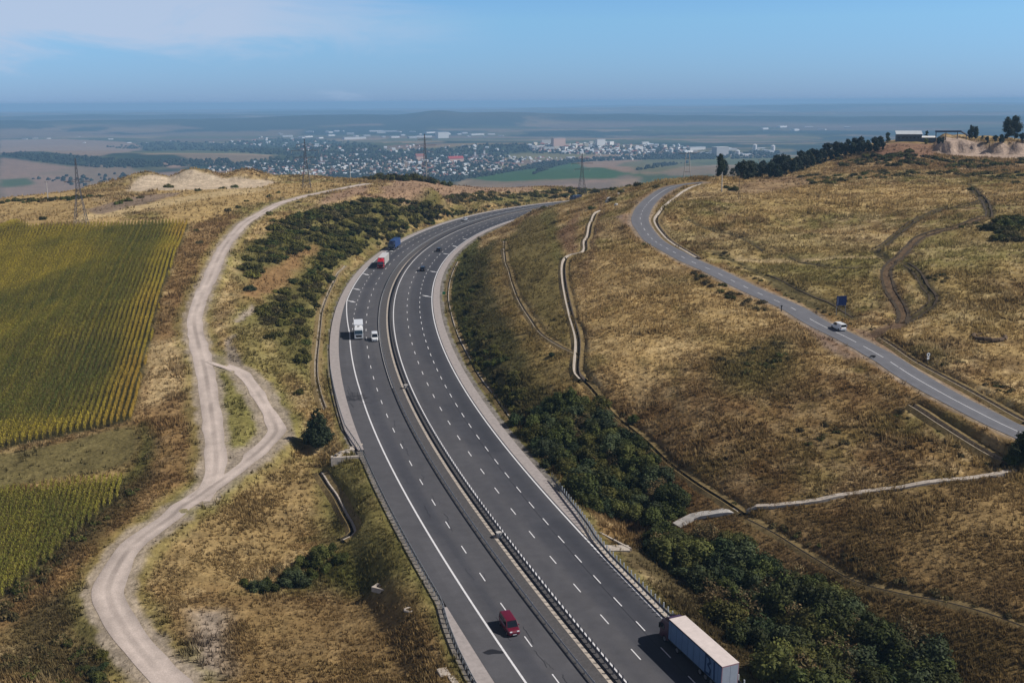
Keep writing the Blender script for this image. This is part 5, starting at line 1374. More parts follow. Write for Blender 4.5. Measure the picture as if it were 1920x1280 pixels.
def bush_mesh(name, seed, n_l, nleaf, leaf, col, h=.8, **kw):
    g = np.random.default_rng(seed); lumps = []
    for _ in range(n_l):
        a = g.uniform(0, 2 * pi); q = g.random()**.6 * .72; r_ = g.uniform(.24, .46) * (1.1 - .35 * q)
        lumps.append((q * math.cos(a), q * math.sin(a), max(.10, h * (1 - q * q * .8) * g.uniform(.35, .95) - r_ * .4), r_))
    V, F, c = leaf_cloud(seed, lumps, nleaf, leaf, col, **kw)
    return np_mesh(name, V, F, MAT_LEAF, c)
GR1 = C(.058, .070, .015); GR2 = C(.078, .088, .018); GR3 = C(.088, .082, .017); GRB = C(.098, .080, .028)
BUSH = {
 'near': [bush_mesh('bush', 40 + i, 15, 2600, .062, c, h) for i, (c, h) in enumerate(((GR1, .95), (GR2, .85), (GR1 * .85, 1.05), (GR3 * 1.1, .9), (C(.060, .075, .030), .95), (C(.095, .10, .024), 1.15), (C(.030, .045, .014), .8)))] + [bush_mesh('bush', 52, 12, 1500, .055, C(.12, .095, .04), 1.0, core=False, brown=.5)],
 'mid': [bush_mesh('bush', 60 + i, 10, 750, .10, c, h) for i, (c, h) in enumerate(((GR3, .50), (GR3 * 1.25, .58), (GR1 * 1.2, .55), (GRB, .5), (GR3 * .8, .62)))],
 'low': [bush_mesh('bush', 80 + i, 9, 600, .11, c, h, brown=.25) for i, (c, h) in enumerate(((GRB, .5), (GRB * .8, .45), (GR2, .55)))],
}
def in_poly_px(poly, n, g, minpx=0):
    poly = np.array(poly, float); lo, hi = poly.min(0), poly.max(0); out = []
    while len(out) < n:
        p_ = g.uniform(lo, hi); ins = False; k = len(poly)
        for i in range(k):
            (x1, y1), (x2, y2) = poly[i], poly[(i + 1) % k]
            if (y1 > p_[1]) != (y2 > p_[1]) and p_[0] < (x2 - x1) * (p_[1] - y1) / (y2 - y1) + x1: ins = not ins
        if ins and all((p_[0] - q[0])**2 + ((p_[1] - q[1]) * 1.7)**2 > minpx**2 for q in out): out.append(p_)
    return np.array(out)
def put(name, me, q, s, label, cat, group=None, sz=None, rot=None):
    o = link(name, me, None, (q[0], q[1], q[2] - .05 * s), (0, 0, RNG.uniform(0, 6.28) if rot is None else rot))
    k = RNG.uniform(.85, 1.15); o.scale = (s * k, s / k, s * (sz or RNG.uniform(.85, 1.2)))
    return tag(o, label, cat, group)
def on_paved(q, pad=.6):
    ix = np.argmin((MX - q[0])**2 + (MY - q[1])**2); t_ = MT[ix]; o = (q[0] - MX[ix]) * math.cos(t_) - (q[1] - MY[ix]) * math.sin(t_)
    if abs(o) < 60 and left_edge(SS[ix]) - pad < o < right_edge(SS[ix]) + pad: return True
    for P_, h_ in ((CR, 3.5 + pad), (TR, 2.6 + pad), (TR2, 2.4 + pad)):
        if np.min(np.hypot(P_[:, 0] - q[0], P_[:, 1] - q[1])) < h_: return True
    return False
def thicket(poly, n, kind, smin, smax, name, label, cat, group, seed, minpx, sz=None, cond=None):
    g = np.random.default_rng(seed); P = in_poly_px(poly, n, g, minpx); G = ground(P[:, 0], P[:, 1])
    for k_, q in enumerate(G):
        if q[1] > 1000: q = np.array(wnear(*P[k_]))
        s = g.uniform(smin, smax)
        if on_paved(q, s * .75): continue
        put(name, BUSH[kind][g.integers(len(BUSH[kind]))], q, s, label, cat, group, sz)
# left cut slope: dark scrub
SL = 'dark green shrub in the scrub covering the left cut slope of the motorway'
thicket([(505,425),(560,405),(640,382),(700,374),(770,378),(830,385),(800,398),(740,402),(690,400),(640,408),(580,420),(540,450),(505,460)], 84, 'mid', 2.6, 4.6, 'shrub', SL, 'shrub', 'scrub on the left cut slope', 1, 9, .8)
thicket([(470,455),(520,440),(560,430),(600,440),(570,470),(520,490),(470,520),(455,490)], 34, 'mid', 2.4, 4.2, 'shrub', SL, 'shrub', 'scrub on the left cut slope', 2, 10, .8)
thicket([(590,430),(690,410),(760,404),(850,393),(880,396),(800,414),(740,432),(690,455),(660,478),(620,500),(590,505),(600,470)], 84, 'mid', 2.4, 4.4, 'shrub', SL, 'shrub', 'scrub on the left cut slope', 3, 9, .8)
thicket([(545,520),(590,505),(615,515),(600,560),(575,600),(540,615),(500,612),(490,590),(520,560)], 40, 'mid', 2.0, 3.8, 'shrub', SL, 'shrub', 'scrub on the left cut slope', 4, 10, .8)
thicket([(505,630),(560,620),(590,600),(590,640),(575,690),(545,670)], 11, 'mid', 1.5, 2.6, 'shrub', SL, 'shrub', 'scrub on the left cut slope', 5, 14)
thicket([(830,372),(900,362),(1000,362),(1090,352),(1170,345),(1120,364),(1060,372),(980,372),(900,378),(850,384)], 66, 'mid', 2.2, 4.0, 'scrub_bush', 'dark shrub in the band along the motorway before it goes behind the hill', 'scrub', 'scrub along the far motorway', 6, 8)
thicket([(700,452),(760,424),(840,400),(920,386),(1000,374),(1010,378),(930,394),(860,410),(780,436),(716,462)], 44, 'mid', 1.6, 3.2, 'scrub_bush', 'dark shrub on the bank just left of the far motorway', 'scrub', 'scrub on the far left bank', 16, 9)
thicket([(682,337),(700,330),(760,330),(830,331),(840,337),(760,339)], 24, 'mid', 3.0, 5.0, 'bush', 'dark tree-like bush in the row behind the brown ridge', 'bush', 'dark bushes behind the brown ridge', 7, 6, 1.3)
# right: cut slope weeds, two thickets
thicket([(868,485),(900,462),(915,500),(905,560),(925,640),(985,740),(1010,800),(950,760),(890,680),(866,600)], 84, 'mid', 1.0, 2.4, 'weed_clump', 'dark weed clump on the lower right cut slope', 'weeds', 'weeds on the right cut slope', 8, 9)
TA = 'green bush in the dark thicket between the right carriageway and the golden hill'
thicket([(965,790),(1010,765),(1060,752),(1120,762),(1150,800),(1190,840),(1240,880),(1285,935),(1265,975),(1200,990),(1130,975),(1080,930),(1030,880),(985,835)], 84, 'near', 2.4, 4.0, 'bush', TA, 'bush', 'thicket below the golden hill', 9, 16)
TB = 'green bush in the large dark thicket behind the right guardrail'
thicket([(1210,1010),(1270,995),(1350,1010),(1410,1050),(1470,1090),(1560,1130),(1640,1190),(1740,1240),(1790,1300),(1490,1320),(1430,1250),(1340,1165),(1260,1085),(1200,1040)], 108, 'near', 2.6, 4.6, 'bush', TB, 'bush', 'thicket behind the right guardrail', 10, 21)
# left low ground
thicket([(455,1095),(540,1062),(620,1030),(650,1020),(640,1060),(580,1100),(500,1110)], 14, 'near', 1.0, 2.2, 'bush', 'green bush in the damp hollow left of the motorway', 'bush', 'bushes in the left hollow', 11, 22)
thicket([(0,1120),(90,1040),(200,940),(270,850),(290,830),(250,930),(150,1020),(60,1110),(0,1180)], 32, 'low', .9, 1.9, 'weed_clump', 'dark weed clump between the lower corn field and the dry strip', 'weeds', 'weeds below the corn', 12, 16)
thicket([(0,1215),(80,1190),(200,1220),(215,1290),(0,1290)], 22, 'low', .9, 1.9, 'weed_clump', 'dark weed clump in the bottom left corner beside the track', 'weeds', 'weeds in the bottom left corner', 13, 18)
thicket([(120,1250),(190,1230),(210,1280),(140,1290)], 5, 'near', .9, 1.5, 'bush', 'low green bush at the bottom left beside the dirt track', 'bush', 'low bushes by the track bend', 14, 22)
# right hill: low dark scrub patches
for i_, (poly, n_, a_, b_, lab) in enumerate((
    ([(1340,655),(1400,650),(1500,640),(1520,665),(1430,705),(1350,700)], 20, .9, 1.9, 'dark weed clump on the golden hill below the lay-by'),
    ([(1290,500),(1360,520),(1440,575),(1460,600),(1400,580),(1310,530)], 26, 1.1, 2.3, 'dark weed clump on the lower edge of the country road'),
    ([(1500,330),(1600,326),(1640,322),(1700,325),(1790,320),(1800,330),(1700,334),(1600,340),(1510,348)], 34, 2.0, 3.8, 'low dark shrub in the upper band across the right hill'),
    ([(1555,300),(1640,292),(1690,285),(1760,296),(1860,303),(1919,300),(1919,312),(1830,318),(1700,312),(1570,312)], 56, 2.2, 4.4, 'dark shrub below the quarry face and red bank'),
    ([(1800,330),(1919,318),(1919,335),(1820,342)], 16, 2.0, 3.6, 'dark shrub on the right hill below the quarry face'),
    ([(1855,432),(1880,412),(1919,405),(1919,450),(1870,456)], 18, 2.6, 4.4, 'dark shrub in the clump on the right hill at the picture edge'),
    ([(1800,425),(1830,418),(1850,428),(1820,436)], 4, 1.3, 2.2, 'dark shrub just left of the clump on the right hill'),
    ([(1735,520),(1780,510),(1800,520),(1770,535)], 6, 1.0, 1.8, 'dark shrub beside the double wheel tracks'),
    ([(1285,425),(1340,455),(1420,520),(1560,590),(1640,620),(1600,612),(1480,560),(1360,495),(1290,455)], 34, .6, 1.3, 'dark weed clump in the verge above the country road'),
    ([(1690,632),(1780,690),(1919,760),(1919,742),(1790,670),(1700,625)], 20, .6, 1.2, 'dark weed clump uphill of the kerbed drain'),
    ([(1490,790),(1560,780),(1600,830),(1520,840)], 8, .8, 1.5, 'dark weed clump on the brown slope below the lay-by'),
    ([(1650,780),(1700,760),(1870,860),(1850,880)], 10, .6, 1.2, 'small weed clump beside the deep shaded drain'),
    ([(1400,965),(1700,1110),(1919,1170),(1919,1160),(1720,1095),(1440,970)], 26, .6, 1.3, 'dark weed clump along the dry drain at lower right'),
    ([(1150,760),(1280,870),(1390,950),(1360,950),(1250,870),(1140,780)], 22, .7, 1.5, 'dark weed clump along the overgrown drain below the golden hill'))):
    thicket(poly, n_, 'low' if i_ not in (2, 3, 4, 5, 6) else 'mid', a_, b_, 'weed_clump' if i_ not in (2, 3, 4, 5, 6) else 'scrub_bush', lab, 'weeds' if i_ not in (2, 3, 4, 5, 6) else 'scrub', 'scrub: ' + ' '.join(lab.split()[2:]), 100 + i_, 9, .8)
# single bushes, each at its place
SINGLE = [(316,352,3.4,'round dark bush on the pale spoil heap'),(238,378,3.2,'largest of three dark bushes on the stubble left of the spoil heap'),(222,383,2.6,'low dark bush at the left end of the three on the stubble'),(262,371,2.4,'small dark bush at the right end of the three on the stubble'),
 (80,412,2.2,'small dark bush alone at the back edge of the corn field'),(372,358,2.4,'round dark bush at the foot of the spoil heap'),(418,354,2.0,'small bush on the right flank of the spoil heap'),(440,352,2.8,'broad dark bush at the right end of the spoil heap'),
 (430,396,2.6,'taller of two bushes left of the dirt track bend'),(446,390,2.0,'smaller of two bushes left of the dirt track bend'),(463,378,1.6,'small bush left of the upper dirt track'),(507,370,2.4,'dark bush left of the upper dirt track near the crest'),(522,362,1.6,'small bush on the crest beside the upper dirt track'),
 (377,456,2.0,'dark bush on the right edge of the corn field'),(368,434,1.6,'small bush at the far right corner of the corn field'),(506,402,2.6,'dark bush right of the dirt track bend'),(512,416,2.2,'brownish bush right of the dirt track bend, nearer one'),(581,368,1.8,'bush where the dirt track tops the crest'),(560,380,1.5,'low bush on the inner edge of the upper track'),
 (563,738,1.7,'low dark bush on the pale grass above the lone tree'),(468,545,2.0,'dark bush beside the dirt track above the footpath'),(1066,398,1.0,'small bush at the top of the right cut slope'),(1110,392,2.4,'dark bush at the head of the stepped drain'),(1150,375,2.6,'dark bush among pale stones above the cut slope'),(1165,362,2.2,'bush among pale stones nearest the crest'),
 (1055,487,1.5,'small dark bush where the stepped drain turns'),(948,452,1.8,'small dark conical bush on the bench of the cut slope'),(1210,461,1.7,'round dark bush alone on the golden hill beside the country road'),(1232,352,2.4,'dark bush on the crest left of the country road'),(1196,345,3.4,'large dark bush on the crest where the cut slope ends'),(1178,352,2.6,'dark bush on the cut slope crest next to the large one'),
 (1690,772,1.3,'small dark bush left of the deep shaded drain'),(1188,790,1.8,'small green bush on the edge of the golden hill above the thicket'),(1905,862,3.2,'large green bush at the right edge below the country road'),(1925,850,3.6,'large green bush cut by the right edge of the picture'),(1902,346,3.0,'round dark bush at the right edge of the right hill'),(1375,357,2.6,'dark bush beside the country road poles'),(1362,352,1.8,'small bush behind the pole beside the bend'),
 (1035,668,1.5,'small green bush at the lower end of the bench drain'),(1002,608,1.4,'small dark bush in the middle of the bench drain'),(1020,392,2.6,'dark bush hiding the right carriageway at the bend'),(1000,398,2.0,'dark bush on the bench above the right carriageway'),(1102,470,1.4,'green bush on the step of the concrete drain'),(1040,418,1.8,'dark bush at the upper end of the cut slope'),
 (553,1098,2.6,'rounded green bush, darkest in the left hollow'),(604,1052,2.4,'green bush right of the rounded one in the left hollow'),(1820,356,1.8,'small dark bush above the wheel tracks on the right hill'),(1760,300,3.0,'dark bush at the left end of the quarry face'),(1655,322,3.0,'dark bush in the middle of the right hill top'),(1672,298,3.4,'large dark bush below the red bank'),(1705,285,3.2,'dark bush on the red bank below the shed')]
for i_, (px, py, s, lab) in enumerate(SINGLE):
    q = np.array(wnear(px, py)); kd = 'near' if q[1] < 330 else 'mid'
    if on_paved(q, s * .5): s *= .6
    put('bush', BUSH[kd][i_ % len(BUSH[kd])], q, s, lab, 'bush')
thicket([(0,378),(60,374),(130,372),(175,368),(200,365),(180,372),(70,380),(0,384)], 20, 'mid', 1.8, 3.0, 'bush', 'dark bush in the hedge row on the far left skyline', 'bush', 'hedge row on the left skyline', 15, 7)
# dead stalks and tall straw clumps share the grass below

# ---- trees
def tree(name, label, q, h, spread, seed, col, kind='round', nleaf=1500, leaf=.28, group=None, trunk=.22, cat='tree'):
    g = np.random.default_rng(seed); root = empty(name, q); tag(root, label, cat, group)
    lumps = []
    if kind == 'poplar':
        for k in range(15):
            t_ = (k + .5) / 15; rr = spread * (.35 + 1.0 * math.sin(pi * min(1, t_ * .88 + .10))**.8); a = g.uniform(0, 6.28)
            lumps.append((rr * .45 * math.cos(a), rr * .45 * math.sin(a), h * (.10 + .86 * t_), rr * g.uniform(.6, .85)))
    elif kind == 'conifer':
        for k in range(22):
            t_ = (k + .5) / 22; rr = spread * (1.05 - t_)**.75; a = k * 2.4 + g.uniform(-.4, .4)
            lumps.append((rr * .55 * math.cos(a), rr * .55 * math.sin(a), h * (.10 + .85 * t_), max(.3, rr * g.uniform(.38, .62))))
    else:
        for k in range(18):
            a = g.uniform(0, 6.28); b = g.random()**.6; t_ = g.uniform(0, 1); env = math.sin(pi * (.18 + .74 * t_))
            lumps.append((spread * .72 * b * env * math.cos(a), spread * .72 * b * env * math.sin(a), h * (.10 + .78 * t_), spread * g.uniform(.26, .46)))
    V, F, c = leaf_cloud(seed, lumps, nleaf, leaf, col)
    mb = MB(); mb.tube((0, 0, -.5), (0, 0, h * .55), trunk, trunk * .5, n=7)
    for k in range(5): a = k * 1.26; z_ = h * (.22 + .06 * k); mb.tube((0, 0, z_), (spread * .5 * math.cos(a), spread * .5 * math.sin(a), z_ + h * .18), trunk * .4, trunk * .15, n=5)
    mb.build('trunk', MAT_BARK, root)
    link('crown', np_mesh('crown', V, F, MAT_LEAF, c), root)
    return root
def copy_tree(src, q, rz, s, label, group):
    r_ = src.copy(); COL.objects.link(r_); r_.location = q; r_.rotation_euler = (0, 0, rz); r_.scale = (s, s, s * RNG.uniform(.9, 1.15)); r_['label'] = label; r_['group'] = group
    for ch in list(src.children):
        c_ = ch.copy(); COL.objects.link(c_); c_.parent = r_
    return r_
tree('pine_tree', 'lone dark tree on the bank left of the motorway, beside the dirt track', wnear(596, 836), 8.6, 3.6, 201, C(.030, .040, .017), 'conifer', 5200, .24, trunk=.2)
tree('poplar_tree', 'left poplar of the smaller pair on the plateau skyline', wnear(1820, 262), 9.3, 1.7, 202, C(.028, .042, .02), 'poplar', 1100, .34)
tree('poplar_tree', 'right poplar of the smaller pair on the plateau skyline', wnear(1829, 262), 8.6, 1.4, 203, C(.035, .050, .022), 'poplar', 900, .34)
tree('poplar_tree', 'left and broader trunk of the tallest poplar clump on the skyline', wnear(1889, 262), 14.0, 2.6, 204, C(.028, .040, .02), 'poplar', 1700, .36)
tree('poplar_tree', 'right poplar of the tallest clump at the right edge of the skyline', wnear(1902, 262), 15.5, 2.9, 205, C(.026, .038, .02), 'poplar', 1700, .36)
tree('round_tree', 'small round tree just right of the long shed roof', wnear(1737, 262), 6.5, 1.6, 206, C(.03, .045, .022), 'round', 500, .3)
tree('round_tree', 'round dark tree left of the long shed', wnear(1664, 266), 6.5, 2.9, 207, C(.032, .05, .022), 'round', 900, .3)
tree('yellow_shrub_tree', 'small yellow-green tree in front of the shed annexe', wnear(1735, 270), 3.8, 2.0, 208, C(.12, .14, .025), 'round', 500, .26)
tree('poplar_tree', 'left dark tree of the upright pair behind the country road crest', wnear(1348, 331), 11.0, 2.0, 209, C(.026, .040, .018), 'poplar', 1300, .32)
tree('poplar_tree', 'right dark tree of the upright pair behind the country road crest', wnear(1358, 331), 11.0, 1.9, 210, C(.026, .040, .018), 'poplar', 1300, .32)
tree('yellow_shrub_tree', 'yellowish tree between the upright pair and the dark wood', wnear(1373, 330), 5.0, 2.2, 211, C(.085, .10, .03), 'round', 600, .3)
pro = [tree('wood_tree', 'x', wnear(1400, 326), 7.5, 3.4, 220 + k, c_, 'round', 800, .36) for k, c_ in enumerate((C(.024, .036, .018), C(.028, .042, .02), C(.022, .030, .017)))]
RIDGE = [(1385,329,1.25),(1397,328,1.3),(1410,327,1.3),(1424,326,1.25),(1438,325,1.2),(1452,324,1.2),(1466,321,1.2),(1480,317,1.15),(1494,313,1.15),(1505,309,1.1),(1517,304,1.1),(1530,299,1.1),(1541,295,1.05),(1553,291,1.05),(1565,287,1.0),(1577,284,1.0),(1590,281,1.0),(1602,279,1.0),(1614,277,.95),(1626,276,.95),(1638,275,.9),(1650,273,.9),
         (1405,319,1.2),(1430,316,1.2),(1455,312,1.15),(1478,306,1.1),(1500,300,1.1),(1522,292,1.05),(1545,285,1.0),(1568,279,1.0),(1612,283,.9),(1598,286,.9),(1630,281,.8),(1470,325,1.0),(1490,321,.9)]
RIDGE += [(px + 6, py + 5, s * .85) for px, py, s in RIDGE[:22]]
for i_, (px, py, s) in enumerate(RIDGE):
    q = wnear(px, py + 3)
    if q.y > 1100: q = wnear(px, py + 10)
    if q.y > 1100: q = wnear(px, py + 22)
    lab = 'dark tree in the wood along the ridge behind the utility poles'
    if i_ < 3:
        pro[i_].location = q; pro[i_]['label'] = lab; pro[i_]['group'] = 'wood on the ridge'; pro[i_].scale = (s, s, s)
    else: copy_tree(pro[i_ % 3], q, RNG.uniform(0, 6), s * RNG.uniform(.62, 1.12), lab, 'wood on the ridge')
for i_, (px, py, s) in enumerate(((1760,270,.6),(1768,268,.5),(1850,268,.5),(1866,266,.6),(1878,268,.65),(1915,267,.7),(1926,268,.8),(1842,262,.4))):
    copy_tree(pro[i_ % 3], wnear(px, py), RNG.uniform(0, 6), s, 'low dark tree between the poplars on the quarry rim', 'low trees on the quarry rim')

# ---- corn
def corn(poly_px, name, label, seed, right_yellow):
    g = np.random.default_rng(seed)
    P = ground([p[0] for p in poly_px], [p[1] for p in poly_px])[:, :2]
    a = ground([252, 350], [770, 425])[:, :2]; d = a[1] - a[0]; d /= np.hypot(*d); n_ = np.array([d[1], -d[0]])
    u = P @ d; v = P @ n_
    rows = np.arange(v.min(), v.max(), 1.3 if right_yellow else .95); pts = []; rowc = []
    for r_ in rows:
        uu = np.arange(u.min(), u.max(), .21); uu = uu + g.uniform(-.12, .12, len(uu)); rv = r_ + g.normal(0, .05, len(uu)) + .25 * (vnoise(uu / 25, uu * 0 + r_ * .002, 3) - .5)
        pts.append(uu[:, None] * d + rv[:, None] * n_); rowc.append(np.full(len(uu), g.uniform(-1, 1)))
    rowc = np.concatenate(rowc); pts = np.concatenate(pts); x, y = pts.T; ins = np.zeros(len(x), bool); k = len(P)
    xx = x + .8 * (vnoise(x / 3, y / 3, 4) - .5); yy = y + 1.2 * (vnoise(x / 3, y / 3, 5) - .5)
    for i in range(k):
        x1, y1 = P[i]; x2, y2 = P[(i + 1) % k]
        ins ^= ((y1 > yy) != (y2 > yy)) & (xx < (x2 - x1) * (yy - y1) / (y2 - y1 + 1e-12) + x1)
    an = np.degrees(np.arctan2(x, y))
    keep = ins & (an > -27.5) & (g.random(len(x)) < .93)
    pts = pts[keep]; rowc = rowc[keep]; x, y = pts.T; n = len(x); z = gz(x, y)
    dr = dist_poly(x, y, P[1:6] if right_yellow else P[2:5])[0]
    hgt = g.uniform(1.7, 2.35, n) * (.86 + .3 * fbm(x, y, 18, 3, 501)) * (.85 + .15 * sstep(0, 3, dr))
    pat = fbm(x, y, 34, 4, 502); pat2 = fbm(x, y, 9, 3, 503)
    q_ = ground(165, 705)[0]; dkp = np.exp(-(((x - q_[0]) / 11)**2 + ((y - q_[1]) / 24)**2)) if right_yellow else 0
    yel = np.clip(sstep(.34, .60, pat) * .60 + .22 + .85 * (1 - sstep(1, 12, dr)) + .40 * (pat2 - .5) + .16 * rowc - .22 * dkp, 0, 1)
    colA = C(.115, .138, .024) if right_yellow else C(.10, .135, .022); colB = C(.52, .41, .045) if right_yellow else C(.36, .32, .045); base = colA * (1 - yel[:, None]) + colB * yel[:, None]; og = ((1 - sstep(2, 9, dr)) * sstep(.4, .6, fbm(x, y, 26, 2, 504)))[:, None] * (.6 if right_yellow else 0); base = base * (1 - og) + C(.58, .34, .055) * og
    Vs, Fs, Cs = [], [], []; nv = 0
    # stalk and tassel
    w_ = .035; t = g.uniform(0, 3.14, n); dx, dy = np.cos(t) * w_, np.sin(t) * w_; lean = g.normal(0, .10, (n, 2))
    V = np.stack([np.stack([x - dx, y - dy, z], 1), np.stack([x + dx, y + dy, z], 1), np.stack([x + lean[:, 0], y + lean[:, 1], z + hgt + .18], 1)], 1).reshape(-1, 3)
    Vs.append(V); Fs.append(np.arange(3 * n).reshape(-1, 3)); Cs.append(np.repeat(C(.26, .20, .075) * g.uniform(.7, 1.2, n)[:, None], 3, 0)); nv += 3 * n
    for L_ in range(6):
        f = (.30 + .13 * L_) + g.uniform(-.04, .04, n); az = L_ * 3.14 + g.normal(0, .7, n) + t; ln = g.uniform(.22, .42, n) * (1.15 - .6 * np.abs(f - .6)); hw = g.uniform(.045, .085, n)
        cx, sx = np.cos(az), np.sin(az); zb_ = z + hgt * f; up = g.uniform(.12, .35, n)
        base_p = np.stack([x, y, zb_], 1); midp = base_p + np.stack([cx * ln * .5, sx * ln * .5, up], 1); tip = base_p + np.stack([cx * ln, sx * ln, up - g.uniform(.05, .5, n)], 1)
        off = np.stack([-sx * hw, cx * hw, 0 * hw], 1)
        V = np.stack([base_p, midp - off, tip, midp + off], 1).reshape(-1, 3)
        Vs.append(V); q = np.arange(n)[:, None] * 4 + nv
        Fs.append(np.concatenate([q + np.array([[0, 1, 3]]), q + np.array([[1, 2, 3]])])); nv += 4 * n
        fade_ = (1.0 + .55 * (1 - f))[:, None] if False else 1.0
        yl = np.where(g.random(n) < .18 + .25 * yel * (f < .5), 1.0, 0.0)[:, None]
        cc = (base * (1 - yl * .7) + C(.30, .215, .075) * yl * .7) * g.uniform(.65, 1.35, n)[:, None] * fade_
        Cs.append(np.repeat(cc, 4, 0))
    o = link(name, np_mesh(name, np.concatenate(Vs), [np.concatenate(Fs)], MAT_CORN, np.concatenate(Cs)))
    tag(o, label, 'crop', kind='stuff'); return n
nc1 = corn(FIELD1, 'corn_crop', 'ripening corn standing in rows on the large left field', 5, True)
nc2 = corn(FIELD2, 'corn_crop', 'green corn on the smaller field at the lower left', 6, False)

# ---- dry grass: tufts of blades over the near ground
def tufts(n, seed):
    g = np.random.default_rng(seed)
    r_ = 108 * (760 / 108)**g.random(n); a = np.radians(g.uniform(-34, 34, n)); x, y = r_ * np.sin(a), r_ * np.cos(a)
    tf = grid_z(x, y, TUFT_G) * (.25 + .75 * sstep(.36, .6, fbm(x, y, 7, 3, 601)))
    k = g.random(n) < tf; x, y, r_ = x[k], y[k], r_[k]; n = len(x); z = gz(x, y); c0 = grid_c(x, y)
    size = (.42 + .0010 * r_) * g.uniform(.45, 1.25, n) * (.55 + .9 * fbm(x, y, 16, 3, 602))
    tall = sstep(.55, .72, fbm(x, y, 11, 3, 603)); size = size * (1 + .5 * tall)
    Vs, Fs, Cs = [], [], []; nv = 0
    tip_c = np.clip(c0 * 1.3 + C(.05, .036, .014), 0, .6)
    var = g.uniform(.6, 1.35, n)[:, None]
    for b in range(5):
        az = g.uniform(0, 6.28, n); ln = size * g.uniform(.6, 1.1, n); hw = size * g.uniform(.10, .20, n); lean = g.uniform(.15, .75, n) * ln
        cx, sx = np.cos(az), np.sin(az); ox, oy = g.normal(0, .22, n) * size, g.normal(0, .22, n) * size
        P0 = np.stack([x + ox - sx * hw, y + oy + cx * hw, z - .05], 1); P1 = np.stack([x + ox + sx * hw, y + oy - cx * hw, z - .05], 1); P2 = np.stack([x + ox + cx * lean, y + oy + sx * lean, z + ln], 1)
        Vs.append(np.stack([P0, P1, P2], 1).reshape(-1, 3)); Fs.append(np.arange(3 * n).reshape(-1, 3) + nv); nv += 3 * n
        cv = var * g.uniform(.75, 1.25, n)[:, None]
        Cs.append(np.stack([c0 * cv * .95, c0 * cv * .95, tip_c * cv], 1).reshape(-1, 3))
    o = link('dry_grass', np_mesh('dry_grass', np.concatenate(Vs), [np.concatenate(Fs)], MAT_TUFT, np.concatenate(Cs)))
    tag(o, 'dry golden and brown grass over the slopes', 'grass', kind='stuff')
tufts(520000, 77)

# pale stones on the cut slope crest
for i_, (px, py, s) in enumerate(((1139,379,1.0),(1160,365,.9),(1176,352,.8),(1194,346,1.3),(1190,349,1.0),(1170,357,.8),(1142,374,1.1),(1155,385,.9))):
    q = np.array(wnear(px, py)); k = 8; an = np.linspace(0, 2 * pi, k, endpoint=False); rr = g.uniform(.7, 1.2, k); mb = MB()
    mb.loft([np.stack([s * f * rr * np.cos(an), s * f * rr * np.sin(an), np.full(k, zz) + g.uniform(-.1, .1, k)], 1) for f, zz in ((1, -.3), (1, .4 * s), (.6, .9 * s))])
    o = mb.build('boulder', MAT_CONC3); o.location = q; tag(o, 'pale boulder among bushes on the crest of the right cut slope', 'boulder', 'boulders on the crest')

# ------------------------------------------------------------------ the town in the valley
def house_mesh(name, Lh, Wh, Hh, roof_h, mw, mr):
    a, b = Lh / 2, Wh / 2; V = [(-a, -b, -3), (a, -b, -3), (a, b, -3), (-a, b, -3), (-a, -b, Hh), (a, -b, Hh), (a, b, Hh), (-a, b, Hh)]
    F4 = [(0, 1, 5, 4), (1, 2, 6, 5), (2, 3, 7, 6), (3, 0, 4, 7)]
    if roof_h > 0:
        e = .5; V += [(-a - e, -b - e, Hh - .2), (a + e, -b - e, Hh - .2), (a + e, b + e, Hh - .2), (-a - e, b + e, Hh - .2), (-a - e, 0, Hh + roof_h), (a + e, 0, Hh + roof_h)]
        F4 += [(8, 9, 13, 12), (10, 11, 12, 13)]; F3 = [(4, 7, 12), (6, 5, 13)]
        return np_mesh(name, V, [np.array(F4), np.array(F3)], [mw, mr], None, [0] * 4 + [1, 1, 0, 0])
    F4 += [(4, 5, 6, 7)]
    return np_mesh(name, V, [np.array(F4)], [mw, mr], None, [0] * 4 + [1])
M_CREAM = mat('cream_render', (.62, .56, .47), .85); M_PINKW = mat('pink_render', (.58, .40, .33), .85)
HM = [house_mesh('house', 13, 9, 5, 3.6, M_WHITE, M_TILE), house_mesh('house', 11, 9, 4.5, 3.4, M_CREAM, M_TILE), house_mesh('house', 14, 10, 6, 3.2, M_CREAM, M_ROOFP), house_mesh('house', 12, 9, 5, 3, M_WHITE, M_DTILE), house_mesh('house', 16, 10, 7, 3.5, M_WHITE, M_ROOFP)]
BM = [house_mesh('apartment_block', 34, 13, 16, 0, M_WHITE, M_GREY), house_mesh('apartment_block', 22, 13, 13, 0, M_CREAM, M_GREY), house_mesh('apartment_block', 44, 13, 14, 0, M_WHITE, M_GREY)]
IM = [house_mesh('warehouse', 70, 30, 10, 2, M_WHITE, M_ROOFP), house_mesh('warehouse', 46, 22, 8, 2, M_GREY, M_ROOFP), house_mesh('warehouse', 100, 26, 9, 0, M_WHITE, M_ROOFP)]
def settle(poly, n, meshes, name, label, cat, group, seed, minpx=3.0, smin=.85, smax=1.35, keep=None):
    g = np.random.default_rng(seed); P = in_poly_px(poly, n, g, minpx); G = ground(P[:, 0], P[:, 1]); out = []
    for i, q in enumerate(G):
        if q[1] < 1500: continue
        k = g.integers(len(meshes)); s = g.uniform(smin, smax); rz = g.normal(.6, .4) + (pi / 2 if g.random() < .35 else 0)
        if keep is not None and i >= keep: out.append((meshes[k], q, s, rz)); continue
        o = link(name, meshes[k], None, q, (0, 0, rz)); o.scale = (s, s, s); tag(o, label, cat, group)
    return out
REST = []
TOWN = [(600,298),(640,284),(700,290),(760,296),(800,292),(880,288),(930,290),(985,300),(970,316),(900,330),(820,333),(730,333),(650,330),(590,322)]
